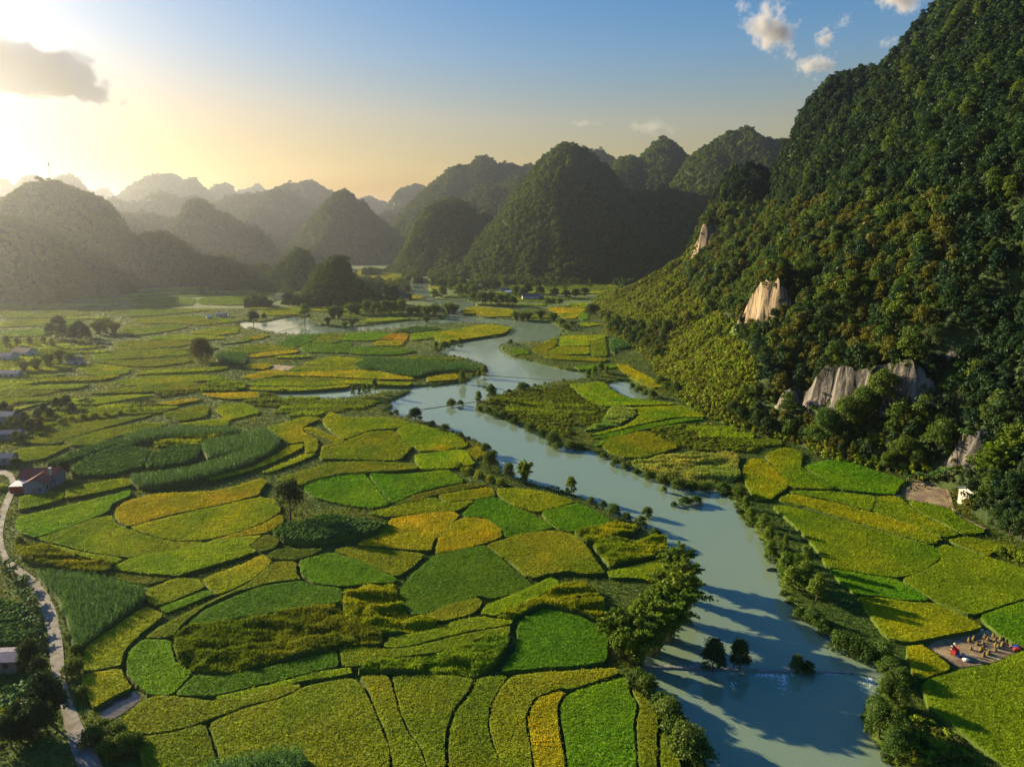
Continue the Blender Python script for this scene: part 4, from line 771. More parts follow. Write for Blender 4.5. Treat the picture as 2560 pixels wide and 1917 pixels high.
for fi, line in enumerate(FIELD_TXT.strip().split('\n')):
    c, sort, ck, h, label, pts = line.split('|'); h = float(h)
    poly = ptsw(c, pts, h); ctr = poly.mean(0); Yc = max(90, ctr[1])
    poly = chaikin(poly, 2 if Yc < 330 else 1, .13); a = .5*np.sum(poly[:, 0]*np.roll(poly[:, 1], -1)-np.roll(poly[:, 0], -1)*poly[:, 1])
    if a < 0: poly = poly[::-1]
    poly = offs(poly, -(.16 if Yc < 330 else .06)); FPOLY.append(poly)
    col = np.array(COL.get(ck, (.07, .15, .04) if ck == 'C' else (.04, .09, .025)))*rng.uniform(.9, 1.1)
    near = np.clip(poly[:, 1].min(), 90, 3000)
    # body: top sheet with fine relief, sides that slope to the ground
    base = np.empty((0, 2)); st = max(1.1, near*.010)*(.55 if sort == 'w' else 1); lo, hi = poly.min(0), poly.max(0)
    step = max(.9, near*.006); dens = []
    for i in range(len(poly)):
        p, q = poly[i], poly[(i+1) % len(poly)]; k = max(1, int(np.linalg.norm(q-p)/step)); dens += [p+(q-p)*t/k for t in range(k)]
    dens = np.array(dens); dens += rng.normal(0, .05, dens.shape)+.10*np.stack((vnoise(dens[:, 0]*.5, dens[:, 1]*.5, fi), vnoise(dens[:, 0]*.5, dens[:, 1]*.5, fi+50)), 1)
    I = jit(lo[0], hi[0], lo[1], hi[1], st); I = I[inpoly(I, poly)]
    if len(I): I = I[distpoly(I, poly) > st*.45]
    n = len(dens); vsx = [Vector((float(x), float(y))) for x, y in np.vstack((dens, I)) if True]
    out = delaunay_2d_cdt(vsx, [(i, (i+1) % n) for i in range(n)], [], 1, 1e-5)
    V2 = np.array([(v.x, v.y) for v in out[0]]); z = h+wave(V2, sort, fi)*(1 if sort == 'w' else 1)*(.3 if sort in 'sm' else 1)
    T = [tuple(f) for f in out[2]]; nv = len(V2); oi = out[3]; inv = {}
    for k, src in enumerate(oi):
        for s_ in src: inv[s_] = k
    ring = [inv[i] for i in range(n) if i in inv]; ring = [r_ for i, r_ in enumerate(ring) if r_ != ring[i-1]]
    low = offs(V2[ring], .16+.1*h); lz = np.minimum(ground_z(low), 0)-.35
    V = np.vstack((np.column_stack((V2, z)), np.column_stack((low, lz)))); m_ = len(ring)
    F = T+[(ring[i], nv+i, nv+(i+1) % m_, ring[(i+1) % m_]) for i in range(m_)]
    mat = dict(s=M['soil'], m=M['mud']).get(sort, M['rice_top'])
    cen = V.mean(0); cen[2] = 0
    me = mk_mesh(NAMES[sort], V-cen, F, mat)
    me.materials.append(M['bund']); me.polygons.foreach_set('material_index', np.array([0]*len(T)+[1]*m_, np.int32))
    o = tag(ob(NAMES[sort], me, loc=cen), label, CATS[sort]); o.color = (*(col*(.75 if sort in 'rw' else .5)), 1)
    # the plants that stand on it
    if sort in 'sm': continue
    if sort == 'c': sp = max(.62, near*.0042)
    elif sort == 'v': sp = max(.8, near*.0042)
    else: sp = max(.42, near*.0030)
    Pn = jit(lo[0], hi[0], lo[1], hi[1], sp)
    if sort == 'c' or ck == 'K':            # planted in rows
        yaw_ = rng.uniform(.2, .9); rs = sp*1.35; a_ = np.arange(-120, 120, rs); b_ = np.arange(-160, 160, sp*.75); A_, B_ = np.meshgrid(a_, b_)
        Pn = np.stack((A_.ravel()*math.cos(yaw_)-B_.ravel()*math.sin(yaw_), A_.ravel()*math.sin(yaw_)+B_.ravel()*math.cos(yaw_)), 1)+ctr; Pn += rng.normal(0, sp*.09, Pn.shape)
        Pn = Pn[((Pn > lo) & (Pn < hi)).all(1)]
    Pn = Pn[inpoly(Pn, poly)]
    if len(Pn) == 0: continue
    Pn = Pn[distpoly(Pn, poly) > .12]
    zz = h+wave(Pn, sort, fi)
    if sort == 'c': o.location.z = 0; zz = zz-1.25; sz = sp/.62*rng.uniform(.8, 1.15, len(Pn)); S = np.column_stack((sz, sz, np.minimum(sz, 1.25))); grp = GR_CORN; tint = None
    elif sort == 'v': zz = zz-.25; sz = sp/.8*rng.uniform(.7, 1.2, len(Pn)); S = np.column_stack((sz, sz, np.minimum(sz, 1.3))); grp = GR_VEG; tint = None
    else:
        zz = zz-.16; sz = sp/.42*rng.uniform(.8, 1.25, len(Pn)); S = np.column_stack((sz, sz, np.clip(sz, .7, 1.7)*(1.1 if sort == 'w' else .58))); grp = GR_TUFT
        f1 = fbm(Pn[:, 0]/9, Pn[:, 1]/9, 3, fi+200); f2 = vnoise(Pn[:, 0]/1.3, Pn[:, 1]/1.3, fi+300)
        f3 = fbm(Pn[:, 0]/28, Pn[:, 1]/28, 2, fi+400); an = rng.uniform(0, 3.14); rw = np.sin((Pn[:, 0]*math.cos(an)+Pn[:, 1]*math.sin(an))*2*math.pi/max(1.6, near*.012)+2*f1)
        tint = col[None]*(1+.30*f1+.20*f2+.07*rw)[:, None]*np.column_stack((1+.30*f1+.35*f3, np.ones(len(Pn)), 1-.1*f1))*rng.uniform(.88, 1.12, (len(Pn), 1))
    if sort == 'c': me.transform(Matrix.Translation((0, 0, -.7)))
    so = scatter(SUBS[sort], np.column_stack((Pn, zz))-cen, S, grp, o, .5 if sort == 'w' else .15, tint)
    NT += len(Pn)

# strips of far paddies that fill the valley floor between the traced ones
def hill_z(P):
    z = np.full(len(P), -9.0)
    for f in list(HILLS.values())+[SLOPE]:
        ny, nx = f.Z.shape; m_ = (P[:, 0] > f.x0) & (P[:, 0] < f.x0+(nx-1)*f.st) & (P[:, 1] > f.y0) & (P[:, 1] < f.y0+(ny-1)*f.st)
        if m_.any(): z[m_] = np.maximum(z[m_], f.at(P[m_, 0], P[m_, 1]))
    return z
AUTO = []; y = 95.0; r0 = random.Random(5)
while y < 1150:
    dpt = max(7.5, y*.024)*r0.uniform(.7, 1.35); x = -y*1.15-60+r0.uniform(0, 30)
    while x < (y*.35 if y > 236 else -y*.76-30):
        ln = max(22, y*.075)*r0.uniform(.6, 1.7); n = 6; xs = np.linspace(x+.5, x+ln-.5, n)
        wv = lambda q, yy: yy+np.sin(q*.021+yy*.01)*dpt*.9+np.sin(q*.0063+2)*dpt*1.6
        poly = np.vstack((np.stack((xs, wv(xs, y+.4)), 1), np.stack((xs[::-1]+dpt*.25, wv(xs[::-1], y+dpt-.4)), 1))); x += ln
        T = np.vstack((poly, poly.mean(0)[None], (poly+poly.mean(0))/2)); bad = (river_sd(T) < 3.5).any() or (hill_z(T) > -1.0).any()
        if not bad:
            for pf in FPOLY+ROADP:
                lo, hi = pf.min(0), pf.max(0); m_ = ((T > lo) & (T < hi)).all(1)
                if m_.any() and inpoly(T[m_], pf).any(): bad = True; break
                tl, th = T.min(0), T.max(0); m2 = ((pf > tl) & (pf < th)).all(1)
                if m2.any() and inpoly(pf[m2], poly).any(): bad = True; break
        if not bad: AUTO.append((poly, r0.random()))
    y += dpt
AOBJ = []; OUT_V = []; OUT_F = []; OUT_P = []; OUT_S = []; OUT_C = []; OUT_N = 0
for k_, (poly, q) in enumerate(AUTO):
    poly = chaikin(poly, 1, .18); cen = np.append(poly.mean(0), 0); h = .6+.5*q; n = len(poly)
    kind_ = 'd' if q < .42 else 'O' if q < .60 else 'l' if q < .80 else 'L' if q < .91 else 'y'
    col = np.array(COL[kind_])*rng.uniform(.85, 1.12)
    V = np.vstack((np.column_stack((poly, np.full(n, h))), np.column_stack((offs(poly, .25), np.full(n, -.4)))))-cen
    a_ = .5*np.sum(poly[:, 0]*np.roll(poly[:, 1], -1)-np.roll(poly[:, 0], -1)*poly[:, 1]); top = list(range(n)) if a_ > 0 else list(range(n))[::-1]
    if float(proj(np.column_stack((poly, poly[:, 0]*0)))[:, 0].max()) < 5:      # wholly outside the picture: one mass
        OUT_V.append(V+cen); OUT_F.append([[i+OUT_N for i in f] for f in [top]+[(i, n+i, n+(i+1) % n, (i+1) % n) for i in range(n)]]); OUT_N += len(V); FPOLY.append(poly)
        sp = max(.8, cen[1]*.0045); lo, hi = poly.min(0), poly.max(0); Pn = jit(lo[0], hi[0], lo[1], hi[1], sp); Pn = Pn[inpoly(Pn, poly)]; OUT_P.append(np.column_stack((Pn, np.full(len(Pn), h-.16)))); OUT_S.append(np.full(len(Pn), sp/.42)); OUT_C.append(np.repeat(col[None], len(Pn), 0)*rng.uniform(.8, 1.2, (len(Pn), 1))); continue
    o = ob('rice_paddy', mk_mesh('rice_paddy', V, [top]+[(i, n+i, n+(i+1) % n, (i+1) % n) for i in range(n)], M['rice_top']), loc=cen); o.color = (*(col*.8), 1)
    side = 'left' if cen[0] < -.35*cen[1] else 'middle'; far_ = 'far' if cen[1] > 480 else 'near'
    nm_ = dict(d='dull green', O='olive', l='fresh green', L='lime green', y='yellowish')[kind_]
    tag(o, 'x', 'rice paddy', f'{nm_} strips in the {far_} {side} valley'); AOBJ.append((o, float(proj(cen[None])[0, 0])))
    sp = max(.8, cen[1]*.0040); lo, hi = poly.min(0), poly.max(0); Pn = jit(lo[0], hi[0], lo[1], hi[1], sp); Pn = Pn[inpoly(Pn, poly)]
    if len(Pn) > 3:
        f1 = fbm(Pn[:, 0]/14, Pn[:, 1]/14, 2, k_); sz = sp/.42*rng.uniform(.8, 1.2, len(Pn))
        scatter('rice_plants', np.column_stack((Pn, np.full(len(Pn), h-.16)))-cen, np.column_stack((sz, sz, np.clip(sz, .7, 1.6)*.8)), GR_TUFT, o, .15, col[None]*(1+.3*f1)[:, None]*rng.uniform(.8, 1.2, (len(Pn), 1))); NT += len(Pn)
    FPOLY.append(poly)
if OUT_V:
    o = tag(ob('paddies', mk_mesh('paddies', np.vstack(OUT_V), [f for g in OUT_F for f in g], M['rice_top'])), 'paddy land continuing beyond the left edge', 'rice paddies', kind='stuff'); o.color = (.10, .15, .01, 1); s_ = np.concatenate(OUT_S)
    scatter('rice_plants', np.vstack(OUT_P), np.column_stack((s_, s_, np.clip(s_, .7, 1.6)*.8)), GR_TUFT, o, .15, np.vstack(OUT_C))
ORD = ['first', 'second', 'third', 'fourth', 'fifth', 'sixth', 'seventh', 'eighth', 'ninth', 'tenth', 'eleventh', 'twelfth', 'thirteenth', 'fourteenth', 'fifteenth', 'sixteenth', 'seventeenth', 'eighteenth', 'nineteenth', 'twentieth'] + ['%d%s' % (i, 'st' if i % 10 == 1 else 'nd' if i % 10 == 2 else 'rd' if i % 10 == 3 else 'th') for i in range(21, 99)]
for g_ in sorted({o['group'] for o, u in AOBJ}):
    it = sorted([(u, o) for o, u in AOBJ if o['group'] == g_], key=lambda t: t[0])
    for i, (u, o) in enumerate(it): o['label'] = f"{ORD[i]} from the left of the {g_.replace('strips', 'paddy strips')}"
print('AUTO', len(AUTO))
print('FIELDS', len(FPOLY), 'plants', NT)

# ================================================================== FORESTS (masses of trees on the hills)
def forest_protos(mats, W, H, nb, nl, ls, seeds):
    return [proto(crown_mesh('forest_tree', M[m_], W*random.uniform(.85, 1.15), H*random.uniform(.85, 1.2), nb, nl, ls, s, zlow=-H*.35)[0]) for m_ in mats for s in seeds]
GR_NEAR = scatter_group('near_forest', forest_protos(['leaf_shaded', 'leaf_shaded', 'leaf_dark'], 5, 5.8, 10, 760, .38, (31, 32, 33)))
GR_BIG = scatter_group('tall_forest', forest_protos(['leaf_shaded', 'leaf_dark', 'leaf_mid'], 8, 9, 15, 1700, .40, (35, 36)))
GR_WARM = scatter_group('sunlit_forest', forest_protos(['leaf_mid', 'leaf_warm', 'leaf_dark'], 5, 5.8, 10, 760, .38, (41, 42)))  # warmer leaf mix carries the sunlight of the lower left slope
GR_FAR = scatter_group('far_forest', forest_protos(['leaf_far'], 9, 9, 7, 260, 1.15, (51, 52, 53, 54)))
GR_SHRUB = scatter_group('lime_shrubs', forest_protos(['leaf_lime', 'leaf_lime', 'leaf_warm'], 3, 2.0, 6, 170, .45, (61, 62)))
for nm, crop_, pts_, Yd, D_, st_, crown, sp, lab in HILL_DATA:
    if Yd > 1700 and sp: sp *= .72
    if not sp: sp = 13.0
    f = HILLS[nm]; ny, nx = f.Z.shape; P = jit(f.x0, f.x0+nx*f.st, f.y0, f.y0+ny*f.st, sp)
    z = f.at(P[:, 0], P[:, 1]); u = proj(np.column_stack((P, z))); e = 4.0
    slope = np.hypot(f.at(P[:, 0]+e, P[:, 1])-f.at(P[:, 0]-e, P[:, 1]), f.at(P[:, 0], P[:, 1]+e)-f.at(P[:, 0], P[:, 1]-e))/(2*e)
    keep = (z > .5) & (u[:, 0] > -260) & (u[:, 0] < 2820) & (P[:, 1] < Yd+D_*.35)
    P = P[keep]; z = z[keep]; extra = slope[keep] > .9
    P2 = P[extra]+rng.uniform(-.5, .5, (extra.sum(), 2))*sp; P = np.vstack((P, P2)); z = f.at(P[:, 0], P[:, 1])
    s = sp*1.25/9*np.exp(rng.normal(0, .25, len(P)))
    tag(scatter('forest', np.column_stack((P, z-.2*s*9)), s, GR_FAR), 'dense forest covering the '+lab, 'forest')
# ---- the great slope: forest, grassy flank, bare limestone faces
GRASS = [np.array([px('K', x, y) for x, y in parse(t)]) for t in (
    '700,420 870,320 1250,125 1490,50 1525,95 1400,250 1490,390 1600,450 1500,560 1300,620 1180,640 1000,640 880,560',
    '1300,640 1650,500 1780,600 1790,700 1890,790 1940,950 1880,1080 1600,1160 1400,1110 1500,1000 1300,900 1260,720',
    '1100,850 1400,800 1700,1000 1900,1200 2000,1330 1700,1400 1450,1250 1300,1000')]
GR_CLING = scatter_group('clinging_shrubs', forest_protos(['leaf_mid', 'leaf_warm'], 2.6, 2.4, 5, 150, .42, (71, 72)))
vc = np.empty(len(MOUNT.data.vertices)*3, np.float32); MOUNT.data.vertices.foreach_get('co', vc); vc = vc.reshape(-1, 3); uvm = proj(vc); gm = np.zeros(len(vc), bool)
for g_ in GRASS: gm |= inpoly(uvm, g_)
at_ = MOUNT.data.attributes.new('grass', 'FLOAT', 'POINT'); at_.data.foreach_set('value', gm.astype(np.float32))
P = jit(60, 640, 60, 1100, 3.1); z = SLOPE.at(P[:, 0], P[:, 1]); uv = proj(np.column_stack((P, z)))
keep = (z > 1.0) & (uv[:, 0] > 1300) & (uv[:, 0] < 3000) & (uv[:, 1] > -500) & (P[:, 0] < 150+.9*P[:, 1]) & (P[:, 0] < 560)
P, z, uv = P[keep], z[keep], uv[keep]
ing = np.zeros(len(P), bool); rd = ROCKD.at(P[:, 0], P[:, 1]); ru = ROCKS_UP.at(P[:, 0], P[:, 1]) > .5
e = 1.5; stp = np.hypot(SLOPE.at(P[:, 0]+e, P[:, 1])-SLOPE.at(P[:, 0]-e, P[:, 1]), SLOPE.at(P[:, 0], P[:, 1]+e)-SLOPE.at(P[:, 0], P[:, 1]-e))/(2*e)
inr = ((stp > 1.9) & (rd < 12)) | (~ru & (rd < 10) & (rng.random(len(P)) < .72)); inr |= ru & (rd < 2.6)
for g_ in GRASS: ing |= inpoly(uv, g_)
P3 = np.column_stack((P, z)); cl_ = inr & (rng.random(len(P)) < np.where(stp > 1.9, .5, .8))
tag(scatter('shrubs', P3[cl_], rng.uniform(.5, 1.1, cl_.sum()), GR_CLING), 'low shrubs at the feet of the rock faces', 'shrubs')
nz = fbm(P[:, 0]/40, P[:, 1]/40, 3, 15); thin = rng.random(len(P)) < .16
tre = ~inr & (~ing | thin & (nz > -.1)); warm = (uv[:, 0]+.55*(958-uv[:, 1])*0+60*nz*4 < 2330) & (uv[:, 1] > 520)  # warm: where leaf colour is painted sunlit, elsewhere painted shaded
sz = np.clip(np.exp(rng.normal(-.08, .38, len(P))), .4, 1.75)*np.where(z < 12, .75, 1.0)*np.where(ing, .5, .95)
big = tre & (rng.random(len(P)) < .045) & ~ing; tag(scatter('forest', P3[big]+np.array((0, 0, 1.2)), rng.uniform(.75, 1.25, big.sum()), GR_BIG), 'taller trees standing out of the forest on the great right slope', 'forest'); tre &= ~big
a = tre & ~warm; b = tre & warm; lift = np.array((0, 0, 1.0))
tag(scatter('forest', P3[a]+lift*sz[a][:, None], sz[a], GR_NEAR), 'forest coloured darker for shade on the upper part of the great right slope', 'forest')
tag(scatter('forest', P3[b]+lift*sz[b][:, None], sz[b], GR_WARM), 'forest coloured warm for sunlight on the lower left of the great right slope', 'forest')
Pg = jit(60, 330, 200, 1000, 1.7); zg = SLOPE.at(Pg[:, 0], Pg[:, 1]); ug = proj(np.column_stack((Pg, zg))); ig = np.zeros(len(Pg), bool)
for g_ in GRASS: ig |= inpoly(ug, g_)
ig |= (zg < 9) & (Pg[:, 1] > 180)
ig &= ROCKD.at(Pg[:, 0], Pg[:, 1]) > 5
ig &= (zg > -.2); Pg, zg = Pg[ig], zg[ig]; s_ = rng.uniform(.55, 1.25, len(Pg))
tag(scatter('shrubs', np.column_stack((Pg, zg+.1)), s_, GR_SHRUB), 'lime-green scrub on the grassy flank of the great right slope', 'shrubs')

# woodland on the valley floor at the foot of the far hills
P = np.vstack((jit(-330, 520, 1010, 1480, 9.0), jit(-1000, -300, 900, 1150, 11.0))); hz_ = hill_z(P); sdv = river_sd(P); k = (hz_ < 2) & (sdv > 6) & (np.abs(P[:, 0]) < .78*P[:, 1]); nz = fbm(P[:, 0]/60, P[:, 1]/40, 3, 19)
k &= ((P[:, 1] > 1130) & (P[:, 0] > -60) & (nz > -.35)) | (nz > .22)
for pf in FPOLY:
    lo, hi = pf.min(0)-3, pf.max(0)+3; m_ = ((P > lo) & (P < hi)).all(1)
    if m_.any(): i_ = np.nonzero(m_)[0]; k[i_[inpoly(P[i_], pf)]] = False
P = P[k]; s_ = rng.uniform(.8, 1.5, len(P)); tag(scatter('woodland', np.column_stack((P, np.full(len(P), .8))), s_, GR_FAR), 'scattered woodland on the valley floor below the far hills', 'woodland')

# ================================================================== SINGLE TREES, BAMBOO, BUSHES
def mk_proto(kind, var):
    if kind == 'bamboo':
        a, b = bamboo_mesh(14, 11, 46, 100+var); return [('culms', a), ('foliage', b)], 14.0
    if kind == 'banana':
        a, b = banana_mesh(120+var); return [('stem', a), ('leaves', b)], 4.0
    mat, W, H, nb, nl, ls, zl, tr = {'tree': ('leaf_mid', 8, 10, 20, 5200, .30, .6, .22), 'oldtree': ('leaf_dark', 7.5, 12, 18, 3400, .30, 3.8, .26), 'dark': ('leaf_dark', 7, 9, 18, 4800, .30, .2, .2),
        'bush': ('leaf_mid', 4, 3, 12, 2200, .18, -.5, .08), 'limebush': ('leaf_lime', 4, 3, 12, 2200, .18, -.5, .08), 'warm': ('leaf_bamboo', 5, 8, 20, 4200, .26, -.6, .16), 'column': ('leaf_bamboo', 4.2, 10, 18, 3600, .25, .3, .14), 'round': ('leaf_warm', 17, 15, 40, 11000, .42, -1, .4)}[kind]
    cm, cs = crown_mesh('crown', M[mat], W, H, nb, nl, ls, 200+var*13+len(kind), zlow=zl)
    if kind == 'column':
        pass
    return [('trunk', trunk_mesh('trunk', cs, H, tr, var, M['bark'])), ('crown', cm)], float(H)
PROTO = {}
NAMEK = dict(bamboo='bamboo_clump', banana='banana_plant', tree='tree', oldtree='tree', dark='tree', bush='bush', limebush='bush', warm='tree', column='tree', round='tree')
CATK = dict(bamboo='bamboo', banana='banana plant', bush='bush', limebush='bush')
def plant(kind, u, v, h, label, group, wide=1.0, onwater=False, loc=None):
    var = random.randint(0, 2)
    if (kind, var) not in PROTO: PROTO[(kind, var)] = mk_proto(kind, var)
    parts, H = PROTO[(kind, var)]
    if loc is None:
        p = gp(u, v, WZ if onwater else 0); q = np.array([[p[0], p[1]]]); z = float(ground_z(q)[0])
        if 58 < p[0] < 640 and 60 < p[1] < 1100: z = max(z, float(SLOPE.at(p[0], p[1])))
        if onwater: z = max(z, WZ-.15)
        else: z = max(z, WZ-.2)
        loc = (p[0], p[1], z)
    e = empty(NAMEK[kind], loc, random.uniform(0, 6.28)); s = h/H; e.scale = (s*wide, s*wide, s)
    tag(e, label, CATK.get(kind, 'tree'), group)
    for nm, me in parts: o = bpy.data.objects.new(nm, me); C.objects.link(o); o.parent = e
    return e
